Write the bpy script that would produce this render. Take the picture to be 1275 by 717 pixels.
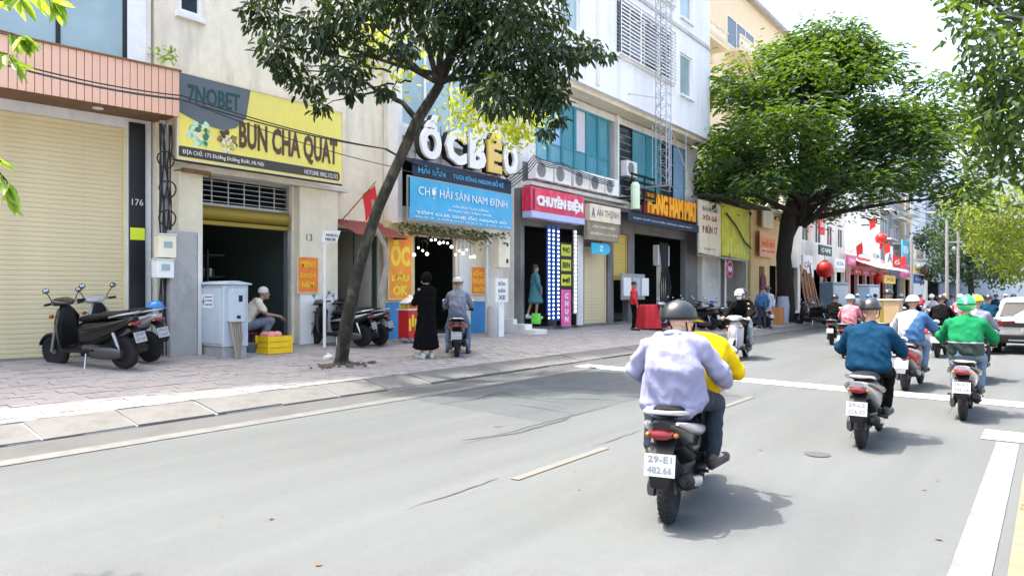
import bpy, math, random
import numpy as np
from mathutils import Vector, Matrix, noise
R = math.radians
for o in list(bpy.data.objects): bpy.data.objects.remove(o)
SC = bpy.context.scene
COL = SC.collection
rng = random.Random(7)

# ------------------------------------------------------------------ camera, world, sun
FPX, CX, HY, CAMH = 880.0, 637.5, 365.0, 1.6          # focal length, centre column, horizon row (pixels of the 1275 px photo), eye height
TH = math.atan(672.0 / 880.0); SN, CS = math.sin(TH), math.cos(TH)
cam_d = bpy.data.cameras.new('camera'); cam = bpy.data.objects.new('camera', cam_d); COL.objects.link(cam)
cam_d.sensor_width = 36; cam_d.lens = 36 * FPX / 1275; cam_d.clip_start = .05; cam_d.clip_end = 3000
cam_d.shift_y = (HY - 358.5) / 1275
cam.location = (0, 0, CAMH); cam.rotation_euler = (R(90), 0, TH)
SC.camera = cam

SUN_EL = R(71); SUN_H = Vector((-.915, -.448)).normalized()       # horizontal direction towards the sun
W = bpy.data.worlds.new('World'); SC.world = W; W.use_nodes = True
nt = W.node_tree; bg = nt.nodes['Background']
sky = nt.nodes.new('ShaderNodeTexSky'); sky.sky_type = 'NISHITA'; sky.sun_disc = False
sky.sun_elevation = SUN_EL; sky.sun_rotation = math.atan2(SUN_H.x, SUN_H.y)
sky.air_density = 1.0; sky.dust_density = 6.0; sky.ozone_density = 0.
nt.links.new(sky.outputs[0], bg.inputs[0]); bg.inputs[1].default_value = .15
sd = bpy.data.lights.new('sun', 'SUN'); sd.energy = 2.0; sd.angle = R(1.2); sd.color = (1, .94, .84)
sun = bpy.data.objects.new('sun', sd); COL.objects.link(sun)
to_sun = Vector((SUN_H.x * math.cos(SUN_EL), SUN_H.y * math.cos(SUN_EL), math.sin(SUN_EL)))
sun.rotation_euler = to_sun.to_track_quat('Z', 'Y').to_euler(); sun.location = (0, 0, 40)
SC.view_settings.view_transform = 'Standard'; SC.view_settings.look = 'None'
SC.view_settings.exposure = 2.3; SC.view_settings.gamma = 1.0
SC.render.resolution_x = 1024; SC.render.resolution_y = 575
SC.cycles.max_bounces = 6; SC.cycles.diffuse_bounces = 4; SC.cycles.transparent_max_bounces = 8

# ------------------------------------------------------------------ where a photo pixel lies in the street
# street frame: +Y runs down the street, facades stand at x = -D on the left, the camera at the right edge of the road
def K(px): return (px - CX) / FPX
def fs(px, D): k = K(px); return D * (CS + k * SN) / (SN - k * CS)
def fz(px, py, D): s = fs(px, D); return CAMH + (HY - py) * (s * CS + D * SN) / FPX
def G(px, py, z=0.0):
    Z = FPX * (CAMH - z) / (py - HY); X = K(px) * Z
    return (-(Z * SN - X * CS), X * SN + Z * CS)
def pave_z(D): return .15 + max(0, (D - 9.25)) * .066
def GP(px, py):
    z = .3
    for _ in range(12):
        x, y = G(px, py, z); z = pave_z(-x)
    return x, y, z

# ------------------------------------------------------------------ materials
MATS = {}
def mat(name, col, rough=.6, metal=0., var=.08, scale=6., bump=0., bscale=40., emit=0., spec=.5, coat=0., stain=None, samt=0., sscale=1.2, trans=0., alpha=1., streak=.45):
    if name in MATS: return MATS[name]
    m = bpy.data.materials.new(name); m.use_nodes = True; MATS[name] = m
    n = m.node_tree.nodes; l = m.node_tree.links; p = n['Principled BSDF']
    p.inputs['Roughness'].default_value = rough; p.inputs['Metallic'].default_value = metal
    p.inputs['Specular IOR Level'].default_value = spec; p.inputs['Coat Weight'].default_value = coat
    if alpha < 1: p.inputs['Alpha'].default_value = alpha
    tc = n.new('ShaderNodeTexCoord')
    nz = n.new('ShaderNodeTexNoise'); nz.inputs['Scale'].default_value = scale; nz.inputs['Detail'].default_value = 6
    l.new(tc.outputs['Object'], nz.inputs['Vector'])
    mx = n.new('ShaderNodeMix'); mx.data_type = 'RGBA'
    c = Vector(col)
    mx.inputs[6].default_value = (*[max(0, min(1, v * (1 - var * 1.6))) for v in c], 1)
    mx.inputs[7].default_value = (*[max(0, min(1, v * (1 + var * 1.6))) for v in c], 1)
    l.new(nz.outputs['Fac'], mx.inputs[0]); out = mx.outputs[2]
    if stain:
        n2 = n.new('ShaderNodeTexNoise'); n2.inputs['Scale'].default_value = sscale; n2.inputs['Detail'].default_value = 8; n2.inputs['Roughness'].default_value = .65
        mp = n.new('ShaderNodeMapping'); mp.inputs['Scale'].default_value = (1, 1, streak)
        l.new(tc.outputs['Object'], mp.inputs[0]); l.new(mp.outputs[0], n2.inputs['Vector'])
        rp = n.new('ShaderNodeValToRGB'); rp.color_ramp.elements[0].position = .48; rp.color_ramp.elements[1].position = .68
        rp.color_ramp.elements[1].color = (samt, samt, samt, 1)
        l.new(n2.outputs['Fac'], rp.inputs[0])
        m2 = n.new('ShaderNodeMix'); m2.data_type = 'RGBA'; m2.inputs[7].default_value = (*stain, 1)
        l.new(rp.outputs[0], m2.inputs[0]); l.new(out, m2.inputs[6]); out = m2.outputs[2]
    l.new(out, p.inputs['Base Color'])
    if bump:
        b = n.new('ShaderNodeBump'); b.inputs['Strength'].default_value = bump; b.inputs['Distance'].default_value = .02
        n3 = n.new('ShaderNodeTexNoise'); n3.inputs['Scale'].default_value = bscale; n3.inputs['Detail'].default_value = 5
        l.new(tc.outputs['Object'], n3.inputs['Vector']); l.new(n3.outputs['Fac'], b.inputs['Height']); l.new(b.outputs[0], p.inputs['Normal'])
    if emit:
        p.inputs['Emission Color'].default_value = (*col, 1); p.inputs['Emission Strength'].default_value = emit
    return m
def leafmat(name, c1, c2, tr=.45, tcol=None):
    m = bpy.data.materials.new(name); m.use_nodes = True; n = m.node_tree.nodes; l = m.node_tree.links
    p = n['Principled BSDF']; p.inputs['Roughness'].default_value = .45; p.inputs['Specular IOR Level'].default_value = .35
    g = n.new('ShaderNodeNewGeometry'); mx = n.new('ShaderNodeMix'); mx.data_type = 'RGBA'
    mx.inputs[6].default_value = (*c1, 1); mx.inputs[7].default_value = (*c2, 1)
    l.new(g.outputs['Random Per Island'], mx.inputs[0]); l.new(mx.outputs[2], p.inputs['Base Color'])
    t = n.new('ShaderNodeBsdfTranslucent'); t.inputs[0].default_value = (*(tcol or (c2[0] * 2.4, c2[1] * 2.1, c2[2] * .8)), 1)
    ms = n.new('ShaderNodeMixShader'); ms.inputs[0].default_value = tr
    l.new(p.outputs[0], ms.inputs[1]); l.new(t.outputs[0], ms.inputs[2]); l.new(ms.outputs[0], n['Material Output'].inputs[0])
    MATS[name] = m; return m

# ------------------------------------------------------------------ mesh builder
class MB:
    def __init__(s): s.v = []; s.f = []
    def add(s, v, f):
        o = len(s.v); s.v += [tuple(p) for p in v]; s.f += [tuple(i + o for i in q) for q in f]; return s
    def box(s, x0, x1, y0, y1, z0, z1):
        v = [(x, y, z) for z in (z0, z1) for x, y in ((x0, y0), (x1, y0), (x1, y1), (x0, y1))]
        return s.add(v, [(3, 2, 1, 0), (4, 5, 6, 7), (0, 1, 5, 4), (1, 2, 6, 5), (2, 3, 7, 6), (3, 0, 4, 7)])
    def obox(s, c, size, M=None):
        a, b, d = [q / 2 for q in size]; n = MB().box(-a, a, -b, b, -d, d)
        M = (M or Matrix()).to_4x4(); return s.add([Vector(c) + (M @ Vector(p)) for p in n.v], n.f)
    def quad(s, *p): return s.add(p, [tuple(range(len(p)))])
    def ring(s, c, d, r, n, up=None, ry=None):
        d = Vector(d).normalized(); u = Vector(up) if up else (Vector((0, 0, 1)) if abs(d.z) < .9 else Vector((0, 1, 0)))
        a = d.cross(u).normalized(); b = a.cross(d).normalized()
        return [Vector(c) + a * (math.cos(2 * math.pi * i / n) * r) + b * (math.sin(2 * math.pi * i / n) * (ry or r)) for i in range(n)]
    def loft(s, rings, cap=True, closed=True):
        n = len(rings[0]); o = len(s.v)
        for r in rings: s.v += [tuple(p) for p in r]
        m = n if closed else n - 1
        for k in range(len(rings) - 1):
            for i in range(m):
                j = (i + 1) % n; s.f.append((o + k * n + i, o + k * n + j, o + (k + 1) * n + j, o + (k + 1) * n + i))
        if cap and closed: s.f.append(tuple(o + i for i in range(n))[::-1]); s.f.append(tuple(o + (len(rings) - 1) * n + i for i in range(n)))
        return s
    def tube(s, pts, r, n=8, cap=True):
        pts = [Vector(p) for p in pts]; rr = r if isinstance(r, (list, tuple)) else [r] * len(pts); rings = []
        u = None
        for i, p in enumerate(pts):
            d = (pts[min(i + 1, len(pts) - 1)] - pts[max(i - 1, 0)]).normalized()
            if u is None: u = Vector((0, 0, 1)) if abs(d.z) < .9 else Vector((0, 1, 0))
            a = d.cross(u).normalized(); u = a.cross(d).normalized()
            rings.append([p + a * (math.cos(2 * math.pi * k / n) * rr[i]) + u * (math.sin(2 * math.pi * k / n) * rr[i]) for k in range(n)])
        return s.loft(rings, cap)
    def cyl(s, a, b, r0, r1=None, n=12): return s.tube([a, b], [r0, r0 if r1 is None else r1], n)
    def sph(s, c, r, n=12, m=8, z0=-1., z1=1., M=None):
        r = (r, r, r) if not isinstance(r, (tuple, list)) else r; rings = []
        t0, t1 = math.asin(max(-.999, z0)), math.asin(min(.999, z1)); M = M or Matrix.Identity(3)
        for k in range(m + 1):
            t = t0 + (t1 - t0) * k / m
            rings.append([Vector(c) + M @ Vector((math.cos(t) * math.cos(2 * math.pi * i / n) * r[0], math.cos(t) * math.sin(2 * math.pi * i / n) * r[1], math.sin(t) * r[2])) for i in range(n)])
        return s.loft(rings)
    def caps(s, a, b, r0, r1, n=10):
        s.sph(a, r0, n, 6); s.sph(b, r1, n, 6); return s.cyl(a, b, r0, r1, n)
    def lathe(s, c, axis, prof, n=24):      # prof: (along, radius)
        ax = Vector(axis).normalized(); return s.loft([s.ring(Vector(c) + ax * t, ax, max(r, .0005), n) for t, r in prof])
    def prism(s, poly, f):                    # f maps (u, v, w in 0/1) to a point
        n = len(poly); o = len(s.v); s.v += [tuple(f(u, v, 0)) for u, v in poly] + [tuple(f(u, v, 1)) for u, v in poly]
        s.f += [tuple(o + i for i in range(n))[::-1], tuple(o + n + i for i in range(n))]
        s.f += [(o + i, o + (i + 1) % n, o + n + (i + 1) % n, o + n + i) for i in range(n)]; return s
    def xf(s, M): s.v = [tuple(M @ Vector(p)) for p in s.v]; return s
    def mesh(s, name, m, smooth=False):
        me = bpy.data.meshes.new(name); me.from_pydata(s.v, [], s.f); me.materials.append(m)
        if smooth:
            me.polygons.foreach_set('use_smooth', [True] * len(me.polygons)); me.set_sharp_from_angle(angle=R(42))
        me.update(); return me
    def build(s, name, m, parent=None, smooth=False, label=None, kind=None, local=False, bevel=0):
        o = bpy.data.objects.new(name, s.mesh(name, m, smooth)); COL.objects.link(o)
        if bevel:
            b = o.modifiers.new('bevel', 'BEVEL'); b.width = bevel; b.segments = 2; b.limit_method = 'ANGLE'; b.angle_limit = R(50)
        put(o, parent, local)
        if label: o['label'] = label
        if kind: o['kind'] = kind
        return o
def put(o, parent, local=False):
    if parent:
        o.parent = parent
        if not local:
            off = Vector((0, 0, 0)); q = parent
            while q: off += q.location; q = q.parent
            o.location = -off
def thing(name, label, cat, loc=(0, 0, 0), rz=0, group=None, rx=0, ry=0):
    o = bpy.data.objects.new(name, None); COL.objects.link(o); o.empty_display_size = .2
    o.location = loc; o.rotation_euler = (rx, ry, rz); return tag(o, label, cat, group)
def tag(o, label, cat, group=None):
    o['label'] = label; o['category'] = cat
    if group: o['group'] = group
    return o
def struct(name, mb, m, smooth=False):
    o = mb.build(name, m, None, smooth); o['kind'] = 'structure'; return o
def inst(src_mesh, name, parent, m=None, loc=(0, 0, 0), rot=None, label=None, kind=None):
    o = bpy.data.objects.new(name, src_mesh); COL.objects.link(o); o.parent = parent; o.location = loc
    if rot: o.rotation_euler = rot
    if m: o.material_slots[0].link = 'OBJECT'; o.material_slots[0].material = m
    if label: o['label'] = label
    if kind: o['kind'] = kind
    return o
TXT = {}
FRONT = (Vector((0, 1, 0)), Vector((0, 0, 1)))          # text on the facades: reads along +Y, up +Z, faces +X
def text(string, org, w, h, m, parent, ax=FRONT, depth=.006, name='lettering', local=False, stretch=True, bold=0., font=None):
    """lettering whose box of w x h starts at org (lower left)"""
    key = (string, bold, round(depth, 3))
    if key not in TXT:
        c = bpy.data.curves.new('t', 'FONT'); c.body = string.replace('Đ', chr(208)); c.extrude = .5; c.offset = bold; c.resolution_u = 2
        c.align_x = 'CENTER' if '\n' in string else 'LEFT'
        o = bpy.data.objects.new('t', c); COL.objects.link(o); bpy.context.view_layer.update()
        me = bpy.data.meshes.new_from_object(o.evaluated_get(bpy.context.evaluated_depsgraph_get()))
        v = np.empty(len(me.vertices) * 3); me.vertices.foreach_get('co', v); v = v.reshape(-1, 3)
        TXT[key] = (v, [tuple(p.vertices) for p in me.polygons]); bpy.data.objects.remove(o); bpy.data.curves.remove(c)
    v, f = TXT[key]; lo, hi = v.min(0), v.max(0); u = (v - lo) / np.maximum(hi - lo, 1e-6)
    nn = ax[0].cross(ax[1]).normalized(); org = Vector(org)
    mb = MB(); mb.v = [tuple(org + ax[0] * (p[0] * w) + ax[1] * (p[1] * h) + nn * (p[2] * depth)) for p in u]; mb.f = f
    return mb.build(name, m, parent, local=local)
# ------------------------------------------------------------------ colours used on the street
M = {}
def mm(k, *a, **kw): M[k] = mat(k, *a, **kw)
mm('cream_wall', (.84, .77, .62), .85, stain=(.42, .38, .33), samt=.6, bump=.5, sscale=1.6, streak=.16)
mm('yellow_wall', (.66, .55, .28), .85, stain=(.34, .28, .17), samt=.6, bump=.3)
mm('white_wall', (.76, .79, .82), .8, stain=(.50, .53, .56), samt=.45, bump=.25, sscale=1.8, streak=.12)
mm('grey_wall', (.5, .51, .52), .85, stain=(.3, .3, .3), samt=.6, bump=.4)
mm('pale_wall', (.74, .70, .62), .85, stain=(.40, .37, .32), samt=.6, bump=.35, sscale=1.7, streak=.15)
mm('far_cream', (.74, .62, .42), .85, stain=(.6, .5, .35), samt=.4)
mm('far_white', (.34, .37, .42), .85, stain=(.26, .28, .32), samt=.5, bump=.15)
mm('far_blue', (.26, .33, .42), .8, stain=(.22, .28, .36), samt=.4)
mm('concrete', (.36, .36, .35), .9, stain=(.2, .2, .2), samt=.6, bump=.5, sscale=2.5)
mm('cream_paint', (.78, .72, .56), .7, stain=(.5, .45, .34), samt=.4)
mm('white_paint', (.78, .78, .76), .5)
mm('offwhite', (.68, .68, .65), .6, stain=(.40, .40, .37), samt=.5, sscale=2.2, streak=.2)
mm('shutter', (.70, .60, .36), .5, var=.06, stain=(.55, .46, .27), samt=.5, sscale=1.5, streak=.2)
mm('plank', (.76, .47, .34), .45, var=.1, scale=3)
mm('black_metal', (.010, .011, .013), .4, spec=.4)
mm('dark', (.01, .01, .011), .8)
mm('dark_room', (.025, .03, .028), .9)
mm('grey_metal', (.35, .36, .37), .45, metal=.6)
mm('steel', (.42, .44, .47), .35, metal=.9)
mm('brass', (.30, .22, .035), .45, metal=.4)
mm('glass', (.28, .40, .42), .08, spec=.9, var=.25, scale=1.2)
mm('dark_glass', (.03, .045, .055), .08, spec=.8)
mm('teal', (.05, .235, .30), .3, var=.15)
mm('teal_pane', (.10, .30, .37), .12, spec=.8, var=.2)
mm('pane_blue', (.25, .42, .62), .1, spec=.8)
mm('tile_blue', (.02, .22, .52), .3, var=.12, scale=2, stain=(.2, .3, .4), samt=.3, sscale=4)
mm('sign_yellow', (.86, .77, .17), .55, var=.05, stain=(.84, .74, .36), samt=.35)
mm('sign_dark', (.05, .05, .045), .5)
mm('slate', (.12, .15, .18), .5)
mm('dark_teal', (.015, .07, .08), .5)
mm('brown_text', (.09, .055, .035), .5)
mm('white', (.8, .8, .8), .5)
mm('orange', (.85, .22, .02), .5, var=.1)
mm('orange_lit', (.9, .30, .02), .5, var=.1, stain=(.8, .14, .02), samt=.6, sscale=2)
mm('yellow', (.9, .62, .02), .5)
mm('red', (.62, .02, .025), .55, var=.1)
mm('red_sign', (.66, .03, .09), .5, var=.15, stain=(.75, .25, .3), samt=.5, sscale=3)
mm('maroon', (.2, .01, .03), .6)
mm('pink', (.72, .12, .32), .5)
mm('banner_blue', (.05, .40, .68), .6, var=.12, scale=2, stain=(.2, .42, .6), samt=.5, sscale=2.5, streak=.3)
mm('banner_navy', (.004, .02, .055), .6, var=.1)
mm('brown_sign', (.27, .23, .16), .6, var=.15, stain=(.15, .13, .1), samt=.6, sscale=3)
mm('cream_sign', (.74, .66, .52), .6, var=.08, stain=(.5, .42, .32), samt=.5, sscale=2.5, streak=.3)
mm('lime', (.58, .60, .04), .6, var=.25, scale=2)
mm('led_blue', (.02, .10, .42), .5)
mm('bulb', (1., .92, .8), .4, emit=1.2)
mm('led', (.75, .85, 1.), .4, emit=1.0)
mm('olive', (.30, .30, .05), .6)
mm('rust', (.20, .11, .06), .8, var=.3)
mm('roof_red', (.34, .10, .09), .7, var=.2)
mm('car_glass', (.012, .015, .018), .2, spec=.25)
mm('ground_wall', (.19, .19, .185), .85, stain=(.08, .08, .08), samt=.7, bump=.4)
mm('pole_grey', (.26, .26, .25), .8, var=.2)
mm('cable', (.015, .015, .017), .6)
mm('pale_green', (.62, .78, .55), .6)
mm('cyan_sign', (.03, .45, .68), .5)
mm('light_blue', (.47, .535, .58), .5, streak=.2, stain=(.3, .38, .44), samt=.4, sscale=3)
mm('navy_roof', (.03, .08, .2), .5)
mm('lantern', (.50, .008, .006), .5)

def fb(s0, s1, z0, z1, D, th): return MB().box(-D - th, -D, s0, s1, z0, z1)      # slab on the left row with its face at distance D
def holes_wall(s0, s1, z0, z1, x_front, th, holes):
    """wall slab facing +X with openings (s0, s1, z0, z1)"""
    mb = MB(); ss = sorted({s0, s1, *[h[0] for h in holes], *[h[1] for h in holes]}); zz = sorted({z0, z1, *[h[2] for h in holes], *[h[3] for h in holes]})
    solid = lambda i, j: 0 <= i < len(ss) - 1 and 0 <= j < len(zz) - 1 and not any(h[0] <= (ss[i] + ss[i + 1]) / 2 <= h[1] and h[2] <= (zz[j] + zz[j + 1]) / 2 <= h[3] for h in holes)
    xb = x_front - th
    for i in range(len(ss) - 1):
        for j in range(len(zz) - 1):
            if not solid(i, j): continue
            a, b, c, d = ss[i], ss[i + 1], zz[j], zz[j + 1]
            mb.quad((x_front, a, c), (x_front, b, c), (x_front, b, d), (x_front, a, d)); mb.quad((xb, b, c), (xb, a, c), (xb, a, d), (xb, b, d))
            if not solid(i - 1, j): mb.quad((xb, a, c), (x_front, a, c), (x_front, a, d), (xb, a, d))
            if not solid(i + 1, j): mb.quad((x_front, b, c), (xb, b, c), (xb, b, d), (x_front, b, d))
            if not solid(i, j - 1): mb.quad((xb, a, c), (xb, b, c), (x_front, b, c), (x_front, a, c))
            if not solid(i, j + 1): mb.quad((x_front, a, d), (x_front, b, d), (xb, b, d), (xb, a, d))
    return mb
def room(s0, s1, z0, z1, xf, depth):
    xb = xf - depth; mb = MB()
    mb.quad((xb, s0, z0), (xb, s1, z0), (xb, s1, z1), (xb, s0, z1)); mb.quad((xb, s0, z0), (xf, s0, z0), (xf, s1, z0), (xb, s1, z0))
    mb.quad((xb, s0, z1), (xb, s1, z1), (xf, s1, z1), (xf, s0, z1)); mb.quad((xb, s0, z0), (xb, s0, z1), (xf, s0, z1), (xf, s0, z0))
    mb.quad((xb, s1, z0), (xf, s1, z0), (xf, s1, z1), (xb, s1, z1)); return mb
def frame_mb(s0, s1, z0, z1, x0, x1, w):
    m = MB(); m.box(x0, x1, s0, s1, z0, z0 + w); m.box(x0, x1, s0, s1, z1 - w, z1)
    m.box(x0, x1, s0, s0 + w, z0 + w, z1 - w); return m.box(x0, x1, s1 - w, s1, z0 + w, z1 - w)
def window(parent, s0, s1, z0, z1, xf, fm, gm, nm=1, nz=1, w=.06, local=False, setback=.08):
    f = frame_mb(s0, s1, z0, z1, xf - setback, xf - setback + .07, w)
    for i in range(1, nm): c = s0 + (s1 - s0) * i / nm; f.box(xf - setback + .002, xf - setback + .062, c - w / 2, c + w / 2, z0 + w, z1 - w)
    o = f.build('window', fm, parent, local=local)
    for i in range(nm):
        a, b = s0 + (s1 - s0) * i / nm + w / 2, s0 + (s1 - s0) * (i + 1) / nm - w / 2
        MB().box(xf - setback + .015, xf - setback + .03, a, b, z0 + w / 2, z1 - w / 2).build('pane', gm, o, local=local)
    return o
def slats(parent, s0, s1, z0, z1, x, pitch, m, local=False, name='roller_shutter'):
    """roller shutter: guide frame with every curved slat an object"""
    n = int((z1 - z0) / pitch); pitch = (z1 - z0) / n
    root = MB().box(x - .05, x - .03, s0 + .002, s1 - .002, z0 + .002, z1 - .002).build(name, m, parent, local=local)
    for q0 in (s0, s1 - .05): MB().box(x - .028, x + .05, q0, q0 + .05, z0, z1).build('guide_rail', m, root, local=True)
    prof = [(-.004, 0.), (.002, .10), (.0045, .5), (.002, .92), (-.004, .98)]
    sm = MB().prism([(u, v * pitch) for u, v in prof], lambda u, v, w: (u, (s0 + .05) * (1 - w) + (s1 - .05) * w, v)); me = sm.mesh('slat', m)
    for k in range(n):
        inst(me, 'slat', root, loc=(x, 0, z0 + k * pitch))
    return root

# ------------------------------------------------------------------ ground
g = MB().quad((-400, -200, -.06), (400, -200, -.06), (400, 900, -.06), (-400, 900, -.06)); struct('ground', g, mat('earth', (.22, .2, .17), .95, stain=(.3, .27, .22), samt=.5))
def asphalt(name, col):
    m = mat(name, col, .9, var=0, bump=.5, bscale=110); n = m.node_tree.nodes; l = m.node_tree.links; tc = n.new('ShaderNodeTexCoord'); val = None
    for sc_, amt, det, st_ in ((150, .55, 2, 1), (9, .16, 6, 1), (.45, .60, 5, .3), (2.4, .46, 6, .06)):      # aggregate, wear, broad patches, long tyre-worn streaks
        z = n.new('ShaderNodeTexNoise'); z.inputs['Scale'].default_value = sc_; z.inputs['Detail'].default_value = det
        mp = n.new('ShaderNodeMapping'); mp.inputs['Scale'].default_value = (1, st_, 1); l.new(tc.outputs['Object'], mp.inputs[0]); l.new(mp.outputs[0], z.inputs['Vector'])
        a = n.new('ShaderNodeMath'); a.operation = 'MULTIPLY_ADD'; a.inputs[1].default_value = amt; a.inputs[2].default_value = 1 - amt / 2; l.new(z.outputs['Fac'], a.inputs[0])
        if val is None: val = a.outputs[0]
        else: q = n.new('ShaderNodeMath'); q.operation = 'MULTIPLY'; l.new(val, q.inputs[0]); l.new(a.outputs[0], q.inputs[1]); val = q.outputs[0]
    h = n.new('ShaderNodeVectorMath'); h.operation = 'SCALE'; h.inputs[0].default_value = col; l.new(val, h.inputs['Scale']); l.new(h.outputs[0], n['Principled BSDF'].inputs['Base Color']); return m
ra = asphalt('asphalt', (.079, .088, .090))
rd = MB()
for y0, y1 in ((-30, 20), (20, 60), (60, 400)): rd.quad((-8.7, y0, 0), (.62, y0, 0), (.62, y1, 0), (-8.7, y1, 0))
struct('road', rd, ra)
def strip(name, pts, m, z=.004):
    mb = MB().quad(*[(x, y, z) for x, y in pts]); return struct(name, mb, m)
wear = mat('worn_white', (.165, .168, .16), .75, var=.15, scale=7, stain=(.085, .09, .09), samt=.85, sscale=5)
wear2 = mat('worn_cream', (.118, .114, .098), .75, var=.08, scale=9, stain=(.1, .095, .085), samt=.6, sscale=5)
strip('gutter', [(-8.7, -30), (-7.95, -30), (-7.95, 400), (-8.7, 400)], mat('gutter', (.074, .077, .075), .9, stain=(.045, .044, .041), samt=.55, bump=.4, sscale=1.5))
strip('edge_line', [(-7.95, -30), (-7.70, -30), (-7.70, 13.2), (-7.95, 13.2)], mat('faded_white', (.118, .122, .119), .8, var=.2, scale=5, stain=(.078, .083, .082), samt=.85, sscale=3), .008)
strip('edge_line', [(-.47, -5), (-.27, -5), (-.27, 9.2), (-.47, 9.2)], wear, .008)
strip('stop_line', [(-8.3, 13.05), (-.2, 12.15), (-.2, 12.75), (-8.3, 13.65)], mat('fresh_white', (.42, .42, .41), .7, stain=(.13, .135, .135), samt=.8, sscale=5), .008)
strip('pale_patch', [(-.62, 9.3), (.3, 9.3), (.3, 9.95), (-.62, 9.95)], mat('pale_white', (.4, .4, .385), .7, stain=(.14, .14, .13), samt=.5, sscale=4), .008)  # pale block on the road just beyond the right edge line
for a, b in ((-.2, 1.6), (4.83, 6.4), (9.3, 10.9), (17, 18.6), (21.5, 23), (26, 27.6), (30.5, 32)):
    strip('centre_dash', [(-3.71, a), (-3.62, a), (-3.62, b), (-3.71, b)], wear2, .008)
tar = mat('tar', (.028, .031, .033), .8, var=.25, scale=12)
def crack(pts, w):
    mb = MB(); rows = []
    P = [Vector((x, y, 0)) for x, y in pts]; L = []
    for i in range(len(P) - 1):
        n = max(2, int((P[i + 1] - P[i]).length / .12))
        for k in range(n): L.append(P[i].lerp(P[i + 1], k / n))
    for i, p in enumerate(L):
        d = (L[min(i + 1, len(L) - 1)] - L[max(i - 1, 0)]).normalized(); t = Vector((-d.y, d.x, 0))
        q = p + t * rng.uniform(-.018, .018); ww = w * rng.uniform(.35, 1) * (.3 + .7 * math.sin(math.pi * min(1, max(0, i / (len(L) - 1)))))
        rows.append(((q.x - t.x * ww, q.y - t.y * ww, .0045), (q.x + t.x * ww, q.y + t.y * ww, .0045)))
    for a, b in zip(rows, rows[1:]): mb.quad(a[0], a[1], b[1], b[0])
    struct('road_crack', mb, tar)
crack([(-3.80, 3.7), (-3.80, 4.9)], .012)
crack([(-3.80, 6.35), (-3.81, 7.6)], .012)
crack([(-4.96, 5.6), (-4.97, 7), (-4.98, 9.0)], .012)
crack([G(575, 548), G(640, 540), G(700, 524), G(712, 516), G(690, 511)], .03)
crack([G(545, 503), G(590, 497), G(620, 488), G(660, 497), G(716, 503)], .03)
crack([G(600, 495), G(622, 490), G(630, 488)], .05)
crack([G(615, 532), G(637, 530)], .05)
crack([G(690, 483), G(735, 485), G(780, 489)], .03)
crack([G(680, 497), G(740, 497), G(784, 500)], .02)
crack([G(640, 503), G(690, 511), G(703, 515)], .025)
strip('darker_road_sheet', [(-7.65, 7.6), (-4.99, 7.2), (-4.99, 12.4), (-7.65, 12.6)], asphalt('patch', (.064, .073, .077)), .002)  # sheet of slightly darker, cooler asphalt over part of the road
mh = MB(); mh.lathe((*G(1018, 566), .006), (0, 0, 1), [(0, .01), (.001, .10), (.002, .12)], 28)
struct('manhole_cover', mh, mat('iron', (.05, .052, .052), .7, bump=.5, bscale=60))
# right-hand side of the road, under the photographer
strip('sand_gutter', [(-.2, -10), (.62, -10), (.62, 60), (-.2, 60)], mat('sand', (.14, .115, .075), .95, stain=(.2, .17, .12), samt=.6, sscale=8), .004)
rk = MB().box(.62, .8, -30, 200, -.05, .14); struct('kerb', rk, M['concrete'])
rp = MB().quad((.8, -30, .13), (6, -30, .13), (6, 300, .13), (.8, 300, .13)); struct('pavement', rp, mat('pave_plain', (.3, .28, .26), .9, bump=.3))
lt = MB()
for _ in range(26):
    x, y = rng.uniform(-.3, .6), rng.uniform(2.2, 12); a = rng.uniform(0, 6.3); l = rng.uniform(.03, .06)
    lt.quad((x, y, .012), (x + math.cos(a + .5) * l * .6, y + math.sin(a + .5) * l * .6, .018), (x + math.cos(a) * l, y + math.sin(a) * l, .012), (x + math.cos(a - .5) * l * .6, y + math.sin(a - .5) * l * .6, .02))
o = lt.build('fallen_leaves', mat('dry_leaf', (.12, .07, .025), .8)); tag(o, 'dry brown leaves scattered in the sandy gutter on the right', 'leaves'); o['kind'] = 'stuff'

# left kerb: sloping stones, each its own piece
kb = MB().prism([(-8.66, 0), (-8.66, .02), (-9.24, .135), (-9.24, 0)][::-1], lambda u, v, w: (u, -20 + w * 420, v)); kerb = struct('kerb', kb, M['concrete'])
kmat = mat('kerb_stone', (.125, .124, .118), .9, stain=(.075, .072, .066), samt=.75, bump=.4, sscale=2)
def kerb_mesh(): return MB().prism([(-8.655, .0), (-8.655, .035), (-9.22, .152), (-9.26, .152), (-9.26, .0)][::-1], lambda u, v, w: (u + 8.95, w * .975, v)).mesh('kerb_stone', kmat)
kms = [kerb_mesh() for _ in range(1)]
for k in range(-4, 62):
    inst(kms[0], 'kerb_stone', kerb, loc=(-8.95 + rng.uniform(-.008, .008), k * 1.0 + rng.uniform(-.008, .008), rng.uniform(-.006, .004)), rot=(rng.uniform(-.01, .01), rng.uniform(-.02, .02), rng.uniform(-.01, .01)))
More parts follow.
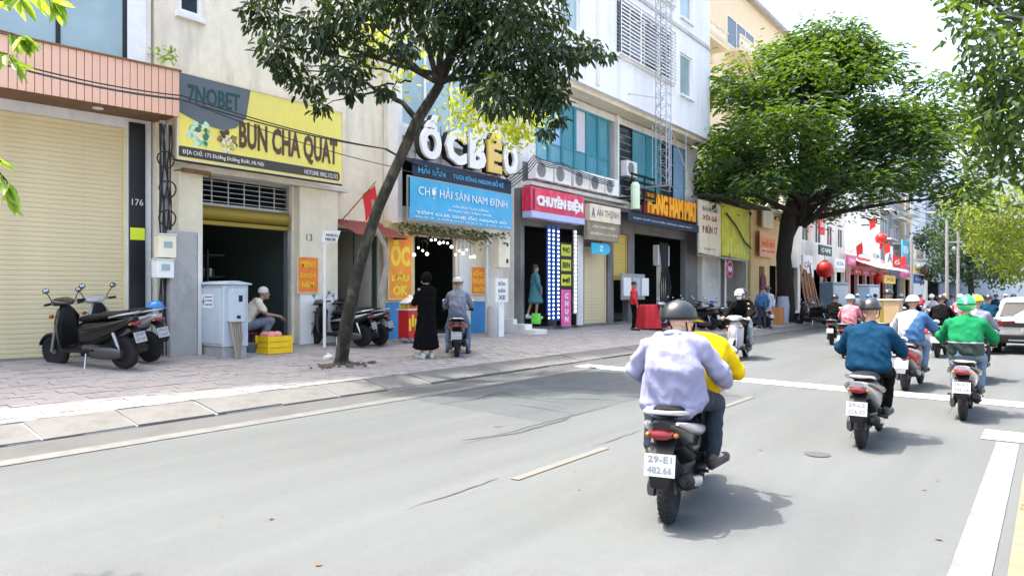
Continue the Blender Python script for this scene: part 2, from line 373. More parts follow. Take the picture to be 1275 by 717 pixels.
# left pavement: a sheet that rises to the shops, paved in concrete blocks
pv = MB().quad((-9.2, -20, .128), (-9.2, 400, .128), (-18, 400, pave_z(18) - .022), (-18, -20, pave_z(18) - .022)); pavement = struct('pavement', pv, mat('joint', (.155, .147, .135), .95, bump=.3))
pm = [mat('paver_a', (.268, .255, .243), .9, var=.1, stain=(.22, .2, .185), samt=.5, bump=.4, sscale=3), mat('paver_b', (.282, .266, .25), .9, var=.1, stain=(.25, .22, .2), samt=.5, bump=.4, sscale=3), mat('paver_c', (.245, .238, .226), .9, var=.1, stain=(.18, .17, .16), samt=.5, bump=.4, sscale=3)]
TS, TW = .30, .20; sl = math.atan(.066)
pmes = [MB().obox((0, 0, -.02), (TW - .008, TS - .008, .045)).mesh('paver', m) for m in pm]
cand = []
iy = 0
for j in range(int(4.7 / TW)):
    D = 9.27 + TW / 2 + j * TW
    for i in range(150):
        y = .6 + i * TS + (TS / 2 if j % 2 else 0)
        if y > 40: break
        Z = y * CS + D * SN; px = CX + FPX * (y * SN - D * CS) / Z
        if px < -30 or px > 1100: continue
        cand.append((Z, D, y))
cand.sort(); rest = [MB() for _ in pm]
for k, (Z, D, y) in enumerate(cand):
    c = (-D, y, pave_z(D) + rng.uniform(-.004, .005)); rot = (rng.uniform(-.012, .012), sl + rng.uniform(-.012, .012), rng.uniform(-.01, .01)); q = rng.choice((0, 0, 1, 1, 2))
    if k < 300: inst(pmes[q], 'paver', pavement, loc=c, rot=rot)
    else: rest[q].obox((c[0], c[1], c[2] - .02), (TW - .008, TS - .008, .045), Matrix.Rotation(rot[1], 3, 'Y') @ Matrix.Rotation(rot[0], 3, 'X'))
for q, r_ in enumerate(rest): r_.build('paving', pm[q], pavement, kind='stuff')
# litter: bare soil round the tree pit
tp = MB(); c = GP(425, 455)
for k in range(60):
    a = rng.uniform(0, 6.28); r_ = rng.uniform(.1, .62); s_ = rng.uniform(.015, .05)
    tp.sph((c[0] + math.cos(a) * r_, c[1] + math.sin(a) * r_ * 1.3, c[2] + .02), (s_ * 1.3, s_, s_ * .6), 6, 4)
o = tp.build('soil_clods', mat('soil', (.10, .075, .055), .95)); tag(o, 'brown soil and rubble around the foot of the leaning tree', 'soil'); o['kind'] = 'stuff'
# ------------------------------------------------------------------ 1. leftmost building (turned slightly from the street line), local frame: x out, y along
SH = thing('shop_building', 'leftmost shop with wide closed cream roller shutter under a copper plank canopy', 'building', (-13.95, fs(188, 13.95), .45), R(-8))
SH.location.z = 0
L = True
w = holes_wall(-9.5, 0, 0, 15.5, 0, .3, [(-7.2, -.42, .45, 4.75), (-7.2, -.42, 5.85, 9.2), (-7.2, -.42, 10, 13)]); w.build('wall', M['white_wall'], SH, local=L)
MB().box(-6, -.31, -9.5, 0, 15.502, 15.7).build('roof', M['grey_wall'], SH, local=L)
MB().box(-6, -.31, -.12, -.002, 0, 15.5).build('wall', M['white_wall'], SH, local=L)
slats(SH, -7.2, -.42, .45, 4.75, -.12, .085, M['shutter'], True)
pil = MB().box(.002, .06, -.40, -.12, .4, 4.86).build('pillar', M['black_metal'], SH, local=L)
MB().box(.062, .066, -.39, -.13, 2.62, 2.85).build('sticker', mat('neon', (.75, .85, .03), .6), pil, local=L)
AXL = FRONT
text('176', (.063, -.36, 3.28), .2, .12, M['offwhite'], pil, AXL, .004, local=L)
# canopy of planks
can = MB().box(.07, .96, -9.5, .16, 4.92, 5.7).build('canopy', M['rust'], SH, local=L)
pme = MB().box(0, .03, 0, .108, 0, .84).mesh('plank', M['plank'])
for k in range(81):
    inst(pme, 'plank', can, loc=(.965, -9.5 + k * .1195, 4.89), rot=(0, 0, rng.uniform(-.01, .01)))
pme2 = MB().box(0, .108, 0, .03, 0, .84).mesh('plank', M['plank'])
for k in range(8): inst(pme2, 'plank', can, loc=(.03 + k * .1165, .165, 4.89))
MB().box(.03, 1.03, -9.52, .215, 5.732, 5.76).build('coping', M['rust'], can, local=L)
for yy in (-2.6, -1.05, -4.6): MB().lathe((.5, yy, 4.918), (0, 0, -1), [(0, .01), (0, .09), (.015, .09), (.015, .05), (.008, .045), (.008, .001)], 18).build('downlight', M['white'], can, local=L)
window(SH, -7.2, -.42, 5.85, 9.2, 0, M['black_metal'], M['glass'], 6, 1, .07, L)
window(SH, -7.2, -.42, 10, 13, 0, M['black_metal'], M['glass'], 6, 1, .07, L)
dp = MB(); dp.box(.0, .05, -.10, -.02, 5.77, 15.5); dp.build('drainpipe', M['offwhite'], SH, local=L)

# ------------------------------------------------------------------ 2. grilled pork noodle shop, tall cream stained house
D1 = 13.8; X1 = -D1
BC = thing('shop_house', 'tall stained cream house with a noodle shop open at street level', 'building', (X1, 6.7, 0))
sL, sR = fs(247, D1), fs(364, D1)
sA, sB = fs(414, D1), fs(462, D1)
walls = holes_wall(6.72, 12.55, 0, 15.6, X1, .25, [(sL, sR, .46, 4.05), (sA + .12, sB + .3, .46, 3.2), (fs(222, D1), fs(251, D1), fz(222, 14, D1), fz(222, 14, D1) + 1.0)])
walls.build('wall', M['cream_wall'], BC)
MB().box(X1 - 10, X1 - .26, 6.72, 6.9, 0, 15.6).build('wall', M['cream_wall'], BC); MB().box(X1 - 10, X1 - .26, 12.37, 12.55, 0, 15.6).build('wall', M['cream_wall'], BC)
MB().box(X1 - 10, X1 + .05, 6.7, 12.57, 15.602, 15.8).build('roof', M['concrete'], BC)
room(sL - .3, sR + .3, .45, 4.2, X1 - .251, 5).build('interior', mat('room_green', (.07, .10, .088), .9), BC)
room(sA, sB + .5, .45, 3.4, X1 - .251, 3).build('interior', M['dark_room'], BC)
window(BC, fs(222, D1), fs(251, D1), fz(222, 14, D1), fz(222, 14, D1) + 1.0, X1, M['white_paint'], M['dark_glass'], 1, 1, .07)
MB().box(X1 + .001, X1 + .09, fs(218, D1), fs(254, D1), fz(222, 14, D1) - .12, fz(222, 14, D1) - .02).build('sill', M['white_paint'], BC)
# transom grille, half-open roller box, door jambs
gr = frame_mb(sL, sR, 3.42, 4.05, X1 - .2, X1 - .12, .06)
for k in range(5): gr.box(X1 - .18, X1 - .14, sL + .06, sR - .06, 3.52 + k * .105, 3.535 + k * .105)
for k in range(1, 6): c = sL + (sR - sL) * k / 6; gr.box(X1 - .175, X1 - .145, c - .012, c + .012, 3.48, 3.99)
gr.build('transom_grille', M['grey_metal'], BC)
rb = MB().lathe((X1 - .15, sL + .06, 3.27), (0, 1, 0), [(0, .14), (.001, .16), (sR - sL - .13, .16), (sR - sL - .12, .14)], 16).build('rolled_shutter', M['brass'], BC, smooth=True)
MB().box(X1 - .2, X1 - .03, sL + .02, sR - .02, 3.02, 3.1).build('shutter_edge', M['brass'], BC)
for a in (sL + .001, sR - .081): MB().box(X1 - .22, X1 - .06, a, a + .08, .46, 3.01).build('door_jamb', M['grey_metal'], BC)
MB().box(X1 - .45, X1 + .1, sL + .002, sR - .002, .36, .47).build('doorstep', M['concrete'], BC)
TB0 = thing('dining_table', 'steel dining table standing in the dim noodle shop', 'table', (X1 - 2.2, sR - .55, .46)); MB().box(X1 - 2.7, X1 - 1.7, sR - .95, sR - .2, 1.16, 1.2).build('tabletop', M['grey_metal'], TB0)
for a_ in (-2.65, -1.75):
    for b_ in (-.9, -.25): MB().cyl((X1 + a_, sR + b_, .46), (X1 + a_, sR + b_, 1.159), .02, n=6).build('leg', M['grey_metal'], TB0)
SHF = thing('shelf_rack', 'dark shelf rack of pots against right wall inside noodle shop', 'shelf', (X1 - 3.4, sR - .1, .46))
for k in range(4): MB().box(X1 - 4.4, X1 - 3.0, sR - .35, sR + .1, .9 + k * .55, .93 + k * .55).build('shelf', M['grey_metal'], SHF)
for a_ in (-4.38, -3.04): MB().box(X1 + a_, X1 + a_ + .03, sR - .352, sR - .322, .46, 2.7).build('upright', M['grey_metal'], SHF)
for k in range(8): p_ = MB().lathe((X1 - 4.2 + .3 * (k % 4), sR - .12, .931 + .55 * (k // 4) + .55), (0, 0, 1), [(0, .01), (0, .11), (.2, .12), (.2, .1), (.03, .01)], 12).build('cooking_pot', M['steel'], None, True); tag(p_, 'steel cooking pot on the shelf rack inside the noodle shop', 'pot', 'pots on the shelf rack')
vb = MB()
for r_ in range(2):
    for k in range(4): vb.box(X1 - 5.249, X1 - 5.22, fs(345, D1) + 1.15 + k * .42, fs(345, D1) + 1.42 + k * .42, 3.05 + r_ * .32, 3.2 + r_ * .32)
vb.build('vent_block', M['offwhite'], BC)
# pilaster right of the door: white lower half, cream top, house number
pl = MB().box(X1 + .001, X1 + .22, sR + .04, sA - .02, .42, 4.02).build('pilaster', M['cream_paint'], BC)
MB().box(X1 + .222, X1 + .23, sR + .06, sA - .04, .42, 1.55).build('lower_panel', M['white_paint'], pl)
text('13', (X1 + .223, fs(383, 13.6) - .05, fz(383, 300, 13.6)), .16, .16, M['slate'], pl)
MB().box(X1 + .001, X1 + .2, fs(216, D1), sL - .02, .42, 4.0).build('pilaster', M['cream_paint'], BC)
lb = MB().box(X1 + .001, X1 + .3, fs(216, D1), fs(425, D1), 4.03, 4.12); lb.build('lintel', M['offwhite'], BC)
MB().tube([(X1 + .34, fs(216, D1), 4.0), (X1 + .34, fs(250, D1), 4.0), (X1 + .34, fs(250, D1) + .02, 3.9)], .045, 8).build('pipe', M['rust'], BC)
# little side house with tin awning and green door (inside the same wall)
dr = frame_mb(sA + .14, sB + .28, .46, 3.2, X1 - .2, X1 - .1, .07); c = (sA + sB) / 2 + .2; dr.box(X1 - .17, X1 - .14, sA + .2, sB + .22, 1.2, 1.25)
dr.box(X1 - .18, X1 - .13, c - .03, c + .03, .5, 3.13); dr.build('side_door', mat('dgreen', (.05, .09, .07), .5), BC)
aw = MB().prism([(0, 3.35), (.85, 2.98), (.85, 3.01), (0, 3.39)], lambda u, v, w_: (X1 + .002 + u, sA + .05 + w_ * (sB - sA + .35), v))
aw = aw.build('awning', M['roof_red'], BC)
for k in range(14): MB().prism([(0, 3.395), (.86, 3.012), (.86, 3.03), (0, 3.413)], lambda u, v, w_: (X1 + .003 + u, sA + .07 + k * (sB - sA + .3) / 14 + w_ * .04, v)).build('rib', M['roof_red'], aw)
MB().prism([(0, 2.98), (.85, 2.95), (.85, 2.975), (.05, 3.3), (0, 3.3)], lambda u, v, w_: (X1 + .003 + u, sB + .42 + w_ * .03, v)).build('side_flap', M['rust'], aw)

# yellow sign board
Ds = 13.2; s0, s1, z0, z1 = 6.83, 10.72, 4.17, 5.80
BS = thing('shop_sign', 'yellow noodle shop sign board with big dark brown lettering', 'sign', (-Ds, s0, z0))
board = MB().box(-Ds - .18, -Ds, s0, s1, z0, z1).build('board', M['sign_yellow'], BS)
frame_mb(s0 - .03, s1 + .03, z0 - .03, z1 + .03, -Ds - .2, -Ds + .012, .03).build('frame', M['cream_sign'], BS)
cp = [(s0 + .0, 5.05), (s0 + .45, 4.9), (s0 + .9, 4.86), (s0 + 1.18, 4.95), (s0 + 1.42, 5.2), (s0 + 1.52, 5.797), (s0 + .0, 5.797)]
MB().prism(cp, lambda u, v, w_: (-Ds + .003 + w_ * .004, u, v)).build('grey_corner', M['slate'], BS)
text('7NOBET', (-Ds + .009, s0 + .18, 5.26), 1.1, .36, M['dark_teal'], BS, (Vector((0, 1, .03)), FRONT[1]), bold=.02)
text('BUN CHA QUAT', (-Ds + .004, s0 + 1.26, 4.47), 2.5, .66, M['brown_text'], BS, (Vector((0, 1, .0)), FRONT[1]), bold=.035)
MB().prism([(s0 + .02, 4.21), (s1 - .1, 4.21), (s1 - .06, 4.26), (s1 - .06, 4.36), (s1 - .1, 4.41), (s0 + .02, 4.41), (s0 - .01, 4.36), (s0 - .01, 4.26)], lambda u, v, w_: (-Ds + .003 + w_ * .004, u, v)).build('address_band', M['sign_dark'], BS)
text('ĐỊA CHỈ: 172 Đường Đường Bưởi, Hà Nội', (-Ds + .008, s0 + .08, 4.245), 1.75, .13, M['white'], BS)
text('HOTLINE: 0962.172.172', (-Ds + .008, s0 + 2.85, 4.25), .92, .10, M['white'], BS)
def dish(cs, cz, r_, mats):          # flat print of a plate of food
    ms = [MB() for _ in mats]
    for k in range(46):
        a, q = rng.uniform(0, 6.28), r_ * math.sqrt(rng.random()) ; rr = rng.uniform(.03, .085); i = rng.randrange(len(mats)); n = 7
        d = .004 + k * .00012
        ms[i].v += [(-Ds + d, cs + math.cos(a) * q * .8 + math.cos(6.28 * j / n) * rr * rng.uniform(.6, 1.1), cz + math.sin(a) * q + math.sin(6.28 * j / n) * rr * rng.uniform(.6, 1.1)) for j in range(n)]
        o_ = len(ms[i].v) - n; ms[i].f.append(tuple(range(o_, o_ + n)))
    for q, m in zip(ms, mats): q.build('printed_food', m, BS)
dish(s0 + .42, 4.7, .26, [mat('herb', (.25, .55, .32), .6), mat('mint', (.55, .8, .66), .6), mat('noodle', (.75, .78, .6), .6), mat('leaf_dark', (.05, .2, .1), .6)])
dish(s0 + 1.0, 4.66, .22, [mat('noodle', (.75, .78, .6), .6), M['lime'], M['brown_text'], mat('meat', (.3, .2, .08), .6)])
sb = MB()
for yy in (s0 + .2, s1 - .25): sb.box(-Ds - .5, -Ds - .19, yy, yy + .05, z0 + .02, z0 + .07)
sb.tube([(-Ds + .06, s0 - .1, z0 - .06), (-Ds + .06, s1 - .05, z0 - .06)], .022, 8); sb.build('support_rail', M['black_metal'], BS)

# orange menu sheet on the pilaster
def poster(label, s0, s1, z0, z1, D, m, lines, tm, cat='sign', border=None, th=.02, bold=.02, name='menu_board', group=None):
    t = thing(name, label, cat, (-D, s0, z0), group=group)
    MB().box(-D - th, -D, s0, s1, z0, z1).build('board', m, t)
    if border: frame_mb(s0 - .02, s1 + .02, z0 - .02, z1 + .02, -D - th - .004, -D + .008, .022).build('frame', border, t)
    for ln in lines:
        st, u0, u1, v0, v1 = ln[:5]; mt = ln[5] if len(ln) > 5 else tm
        text(st, (-D + .003, s0 + u0 * (s1 - s0), z0 + v0 * (z1 - z0)), (u1 - u0) * (s1 - s0), (v1 - v0) * (z1 - z0), mt, t, bold=bold)
    return t
Dp = 13.565
a, b = fs(371, Dp), fs(396, Dp); z1 = fz(371, 320, Dp); z0 = fz(371, 364, Dp)
poster('small orange menu sheet with yellow writing on the pillar beside the noodle shop door', a, b, z0, z1, Dp, M['orange'], [('MENU', .15, .85, .72, .9), ('BÚN CHẢ', .1, .9, .42, .6), ('NEM', .2, .8, .14, .3)], M['yellow'], border=M['cream_sign'])

# grey concrete pillar stub, utility pole with boxes
gp = MB().box(-13.56, -13.1, fs(212, 13.1), fs(246, 13.1), .38, 2.78).build('concrete_pillar', M['concrete'], bevel=.015); tag(gp, 'rough grey concrete slab standing behind the pale blue electric cabinet', 'pillar')
gq = MB().box(-13.50, -13.12, fs(247, 13.1), fs(252, 13.1), .38, 2.76).build('white_panel', M['offwhite']); tag(gq, 'narrow white panel against the right edge of the grey concrete slab', 'panel')
px_, py_ = -13.35, fs(203, 13.35)
UP = thing('utility_pole', 'dark cable-wrapped utility pole between the copper canopy and the noodle shop', 'pole', (px_, py_, .42))
pl = MB().tube([(px_, py_, .4), (px_ + .01, py_ + .01, 2.5), (px_, py_, 4.85)], [.09, .08, .07], 10).build('pole', M['concrete'], UP)
for k in range(7):
    a = k * .9; pts = []
    for i in range(13):
        z_ = .45 + i * .36; pts.append((px_ + .1 + rng.uniform(-.02, .03), py_ + .11 * math.sin(a + i * .22) + rng.uniform(-.02, .02), z_))
    MB().tube(pts, .014, 5).build('cable', M['cable'], UP)
for k in range(3):
    cx, cz = rng.uniform(-.04, .04), 3.0 + .55 * k
    MB().tube([(px_ + .14 + .02 * math.sin(i), py_ + .02 + cx + .16 * math.cos(i * .52), cz + .16 * math.sin(i * .52)) for i in range(13)], .015, 5).build('cable_coil', M['cable'], UP)
def meter(label, px, pyt, pyb, m):
    w_ = .32; s_ = fs(px, 13.1); zt, zb = fz(px, pyt, 13.1), fz(px, pyb, 13.1)
    t = thing('meter_box', label, 'meter box', (-13.1, s_, zb), group='meter boxes on the utility pole')
    MB().box(-13.22, -13.0, s_ - w_ / 2, s_ + w_ / 2, zb, zt).build('case', m, t, bevel=.012)
    MB().box(-13.225, -12.985, s_ - w_ / 2 - .01, s_ + w_ / 2 + .01, zt + .001, zt + .025).build('lid', M['offwhite'], t)
    MB().box(-12.999, -12.994, s_ - w_ / 4, s_ + w_ / 4, (zb + zt) / 2 - .03, (zb + zt) / 2 + .09).build('glass', M['glass'], t)
meter('upper beige electricity meter box strapped to the cable-wrapped utility pole', 206, 293, 321, M['cream_paint']); meter('lower white meter box strapped to the cable-wrapped utility pole', 203, 324, 346, M['white_paint'])

# pale blue street cabinet: door towards the oncoming side, meter box on the road side
gx, gy, gz = GP(278, 447)
cxf, cy0, cy1, cz = 0, -.95, 0, 0
CB = thing('electric_cabinet', 'pale blue electric cabinet on concrete plinth in front of noodle shop', 'cabinet', (gx, gy, gz), R(-90)); L = True
MB().box(-.50, -.02, cy0 + .02, cy1 - .02, -.05, .22).build('plinth', M['concrete'], CB, bevel=.012, local=L)
MB().box(-.52, 0, cy0, cy1, .222, 1.40).build('case', M['light_blue'], CB, bevel=.012, local=L)
MB().prism([(-.57, 1.405), (.05, 1.405), (.05, 1.43), (-.26, 1.48), (-.57, 1.43)], lambda u, v, w_: (u, cy0 - .05 + w_ * (cy1 - cy0 + .1), v)).build('lid', M['light_blue'], CB, local=L)
dd = MB().box(.001, .018, cy0 + .05, cy1 - .05, .28, 1.34).build('door', M['light_blue'], CB, bevel=.006, local=L)
sgn = MB().box(.019, .023, cy0 + .2, cy0 + .62, .96, 1.22).build('warning_sign', M['white'], dd, local=L)
MB().prism([(.09, .0), (.2, .14), (.14, .15), (.19, .28), (.06, .12), (.12, .11)], lambda u, v, w_: (.024 + .002 * w_, cy0 + .18 + u * .8, .98 + v * .75)).build('bolt_mark', M['slate'], sgn, local=L)
for k, st in enumerate(('CẤM LẠI GẦN', 'CÓ ĐIỆN', 'NGUY HIỂM')): text(st, (.024, cy0 + .36, 1.15 - k * .07), .24, .045, M['slate'], sgn, local=L)
MB().tube([(.02, cy0 + .08, .73), (.05, cy0 + .08, .73), (.05, cy0 + .08, .81), (.02, cy0 + .08, .81)], .01, 6).build('handle', M['steel'], dd, local=L)
sbx = MB().box(-.36, -.08, .002, .16, .70, 1.32).build('side_box', M['light_blue'], CB, bevel=.01, local=L)
MB().box(-.30, -.22, .161, .165, 1.08, 1.2).build('opening', M['dark'], sbx, local=L); MB().box(-.26, -.18, .161, .165, .76, .82).build('opening', M['dark'], sbx, local=L)
for k in range(5): MB().tube([(-.3 + .05 * k, .08, .71), (-.32 + .05 * k, .11 + .01 * k, .4), (-.28 + .03 * k, .08 + .03 * k, .0)], .022, 6).build('conduit', mat('conduit', (.3, .24, .19), .7), CB, local=L)
# ------------------------------------------------------------------ 3. snail restaurant
D3 = 13.6; X3 = -D3; a3, b3 = 12.57, 17.72
OC = thing('shop_house', 'seafood snail restaurant house with blue tiled pillar feet under the blue banner', 'building', (X3, a3, 0))
oL, oR = fs(514, D3), fs(567, D3)
holes_wall(a3 + .001, b3, 0, 15.4, X3, .25, [(oL, oR + .9, .45, 3.15), (a3 + .35, b3 - .5, 3.9, 5.2), (a3 + .3, b3 - 1.7, 6.0, 8.3), (a3 + .5, b3 - .6, 9.2, 11.2)]).build('wall', M['pale_wall'], OC)
MB().box(X3 - 10, X3 - .26, b3 - .2, b3, 0, 15.4).build('wall', M['pale_wall'], OC); MB().box(X3 - 10, X3 + .05, a3 + .02, b3, 15.402, 15.6).build('roof', M['concrete'], OC)
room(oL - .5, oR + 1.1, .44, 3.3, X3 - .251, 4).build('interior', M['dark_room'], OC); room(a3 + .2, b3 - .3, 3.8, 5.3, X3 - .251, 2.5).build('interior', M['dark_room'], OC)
window(OC, a3 + .3, b3 - 1.7, 6.0, 8.3, X3, M['white_paint'], M['glass'], 3, 1, .09); window(OC, a3 + .5, b3 - .6, 9.2, 11.2, X3, M['white_paint'], M['glass'], 4, 1, .07)
MB().box(X3 + .002, X3 + .35, a3 - .02, a3 + .14, 3.4, 9).build('white_column', M['white_paint'], OC)
MB().box(X3 + .002, X3 + .16, a3 + .15, b3 - .1, 5.72, 5.86).build('ledge', M['white_paint'], OC)
yw = fs(567, 13.5); ye = fs(607, 13.5)
MB().box(X3 + .002, X3 + .10, fs(480, 13.5), oL - .03, 1.36, 3.45).build('pillar', M['yellow_wall'], OC); MB().box(X3 + .002, X3 + .13, fs(480, 13.5), oL - .02, .42, 1.35).build('tiled_base', M['tile_blue'], OC)
MB().box(X3 + .002, X3 + .10, yw, ye, 1.36, 3.45).build('pillar', M['cream_paint'], OC); MB().box(X3 + .002, X3 + .13, fs(586, 13.5), ye, .42, 1.35).build('tiled_base', M['tile_blue'], OC)
MB().box(X3 + .104, X3 + .14, yw + .12, fs(585, 13.5), .42, 3.3).build('door_leaf', M['offwhite'], OC)
MB().box(X3 + .102, X3 + .5, oL - .2, oR + .9, 3.16, 3.22).build('awning_beam', M['rust'], OC)
ct = MB().box(X3 - 1.3, X3 - .8, oL + .05, oR - .3, .45, 1.45).build('counter', M['cream_paint'], OC)
for k in range(4): MB().box(X3 - 1.9 - k * .3, X3 - 1.85 - k * .3, oL + .3 + k * .5, oL + .7 + k * .5, 1.6, 2.3).build('wall_picture', M['slate'], OC)
FL = thing('string_lights', 'string of small white bulbs hanging across the dark snail restaurant front', 'lights', (X3 + .5, oL, 3.1))
wires = []
for k in range(16):
    yy = oL - .4 + k * .16; dz = rng.uniform(.08, .55); z_ = 3.14 - dz
    MB().cyl((X3 + .45, yy, 3.15), (X3 + .45, yy, z_ + .03), .005, n=5).build('wire', M['cable'], FL); MB().sph((X3 + .45, yy, z_), .03 if k % 3 else .045, 8, 6).build('bulb', M['bulb'], FL, True)
# vine of dark leaves and cable mess under the banner
VN = MB()
for k in range(420):
    yy = rng.uniform(a3 - .1, ye + .3); z_ = 3.42 - abs(rng.gauss(0, .16)); x_ = X3 + rng.uniform(.2, .75); a = rng.uniform(0, 6.28); r_ = rng.uniform(.03, .07)
    VN.quad((x_, yy, z_), (x_ + r_ * math.cos(a), yy + r_ * math.sin(a), z_ - r_ * .4), (x_ + r_ * .6, yy + r_ * 1.2, z_ - r_ * 1.5), (x_ - r_ * math.sin(a), yy + r_ * math.cos(a), z_ - r_ * .5))
o = VN.build('hanging_vine', leafmat('vine', (.03, .06, .02), (.07, .12, .03), .3)); tag(o, 'dark leafy vine trailing under the lower edge of the blue banner', 'vine'); o['kind'] = 'stuff'

Dx = 13.44
s0, s1, z0, z1 = fs(484, Dx), fs(512.5, Dx), 1.45, 3.13
OS = poster('tall orange sign with big yellow letters on the left pillar of the snail restaurant', s0, s1, z0, z1, Dx, M['orange_lit'],
    [('ỐC', .08, .92, .50, .98, M['yellow']), ('LẨU', .12, .88, .27, .42, M['yellow']), ('OK', .16, .84, .05, .21, M['yellow'])], M['yellow'], border=M['cream_sign'], bold=.06, name='shop_sign')
MB().box(-Dx + .0005, -Dx + .002, s0 + .03, s1 - .03, z0 + .42, z0 + .76).build('panel', M['orange_lit'], OS)
s0, s1 = fs(587, Dx), fs(606, Dx)
poster('short orange sign with yellow rows on the right pillar of the snail restaurant', s0, s1, 1.58, 2.36, Dx, M['orange'], [('ỐC', .15, .85, .68, .9), ('NGAO', .1, .9, .38, .58), ('SÒ', .15, .85, .1, .28)], M['yellow'], border=M['cream_sign'], bold=.04, name='shop_sign')
Dq = 12.7; s0, s1 = 12.43, 16.6
BN = thing('banner', 'big sky blue seafood market banner with white lettering below the white snail letters', 'banner', (-Dq, s0, 3.47))
mb = MB(); n = 24; rows = []
for j in range(9):
    rows.append([(-Dq + .012 * math.sin(i * .55 + j * .25), s0 + (s1 - s0) * i / n, 3.47 + (4.5 - 3.47) * j / 8) for i in range(n + 1)])
for j in range(8):
    for i in range(n): mb.quad(rows[j][i], rows[j][i + 1], rows[j + 1][i + 1], rows[j + 1][i])
o = mb.build('cloth', M['banner_blue'], BN, True); 
tx = -Dq + .035
text('CHỢ HẢI SẢN NAM ĐỊNH', (tx, s0 + .28, 4.03), 3.65, .34, M['white'], BN, depth=.003)
text('HẢI SẢN TƯƠI SỐNG', (tx, s0 + 1.55, 3.88), 1.5, .09, M['white'], BN, depth=.003, bold=.01); text('PHỤC VỤ TẬN NHÀ', (tx, s0 + 1.4, 3.75), 1.8, .09, M['white'], BN, depth=.003, bold=.01)
text('TÔM CUA GHẸ ỐC NGAO SÒ', (tx, s0 + .2, 3.58), 3.7, .13, M['white'], BN, depth=.003, bold=.02); text('ĐẶT HÀNG 0912 345 678', (tx, s0 + .15, 3.5), 3.9, .055, M['white'], BN, depth=.003)
frame_mb(s0 - .04, s1 + .04, 3.43, 4.54, -Dq - .07, -Dq - .03, .04).build('frame', M['grey_metal'], BN)
for k in (.18, .5, .82): MB().box(-Dq - .072, -Dq - .04, s0 + (s1 - s0) * k, s0 + (s1 - s0) * k + .04, 3.47, 4.5).build('batten', M['grey_metal'], BN)
NB = thing('banner', 'dark navy strip banner with pale lettering between white snail letters and blue banner', 'banner', (-Dq, s0, 4.56))
MB().prism([(s0 + .12, 4.56), (s1, 4.53), (s1, 4.92), (s0 + .12, 4.98)], lambda u, v, w_: (-Dq - .03 + w_ * .03, u, v)).build('board', M['banner_navy'], NB)
text('HẢI SẢN', (-Dq + .001, s0 + .3, 4.64), 1.0, .22, M['banner_blue'], NB, bold=.03); text('TƯƠI SỐNG NGON BỔ RẺ', (-Dq + .001, s0 + 1.6, 4.66), 2.2, .18, M['banner_blue'], NB, bold=.02)
BL = thing('channel_letters', 'huge white and yellow raised snail restaurant letters above the blue banner', 'sign', (-Dq, s0, 5))
tot = [(0, 'Ố', 'white_paint', .74, 1.15), (.92, 'C', 'white_paint', .82, .95), (1.86, 'B', 'white_paint', .70, .95), (2.66, 'É', 'gold', .62, 1.12), (3.36, 'O', 'white_paint', .68, .98)]
mm('gold', (.72, .50, .14), .5)
for i, (o_, ch, m_, w_, h_) in enumerate(tot):
    text(ch, (-Dq - .10, s0 + .3 + o_ - .045, 5.0), w_ + .09, h_ + .03, M['black_metal'], BL, depth=.14, bold=.07, name='letter_case')
    text(ch, (-Dq + .04, s0 + .3 + o_, 5.02), w_, h_, M[m_], BL, depth=.08, bold=.055, name='letter')
fr = MB()
for z_ in (5.15, 5.7): fr.box(-Dq - .16, -Dq - .11, s0 + .2, s1 - .1, z_, z_ + .05)
for k in range(5): fr.box(-Dq - .15, -Dq - .112, s0 + .3 + k * .95, s0 + .34 + k * .95, 4.6, 6.0)
fr.build('rack', M['grey_metal'], BL)

# ------------------------------------------------------------------ 4. white block with overhanging upper floors, blue glazed first floor
D4 = 13.2; X4 = -D4; a4, b4 = 17.724, 31.6
WB = thing('apartment_block', 'white block with overhanging upper storeys above a teal glazed first floor', 'building', (X4, a4, 0))
gh = [(a4 + .2, fs(690, D4), .5, 3.75), (fs(693, D4), fs(721, D4), .5, 3.8), (fs(727, D4), fs(757, D4), .5, 3.3), (fs(764, D4), fs(782, D4), .5, 3.9), (fs(790, D4), fs(858, D4) - .4, .5, 4.0)]
w1 = fs(667, D4); w2 = fs(759, D4); w3 = fs(768, D4); w4 = fs(866, D4)
holes_wall(a4, b4, 0, 4.9, X4, .25, gh).build('shopfront_wall', M['ground_wall'], WB)
MB().box(X4 + .003, X4 + .012, a4 + .1, w3 + .3, 5.101, 5.74).build('shade_grime_strip', M['ground_wall'], WB)  # dark strip behind the air conditioners: shade and grime put into its colour
holes_wall(a4, b4, 4.9, 8.35, X4, .25, [(w1, w2 + .4, 5.75, 8.1), (w3, w4 - 1.2, 5.4, 8.1)]).build('wall', M['offwhite'], WB)
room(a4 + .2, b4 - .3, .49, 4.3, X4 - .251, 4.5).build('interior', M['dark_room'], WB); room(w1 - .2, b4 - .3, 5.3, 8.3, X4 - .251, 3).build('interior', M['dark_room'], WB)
D5 = 12.35; X5 = -D5
u1, u2 = fs(768, D5), fs(837, D5)
UPW = [(u1, u2, 10.15, 12.2), (fs(847, D5), fs(862, D5), 9.95, 11.7), (fs(700, D5), fs(722, D5), 10.1, 12.3), (u1, u2, 13.3, 15.3), (fs(847, D5), fs(862, D5), 13.2, 15.0), (fs(700, D5), fs(722, D5), 13.3, 15.4)]
holes_wall(a4 + .02, b4 - .6, 8.55, 15.7, X5, .2, UPW).build('wall', M['white_wall'], WB)
MB().box(X5 - 10, X5 - .21, a4 + .02, b4 - .6, 8.40, 8.6).build('overhang_slab', M['cream_paint'], WB)
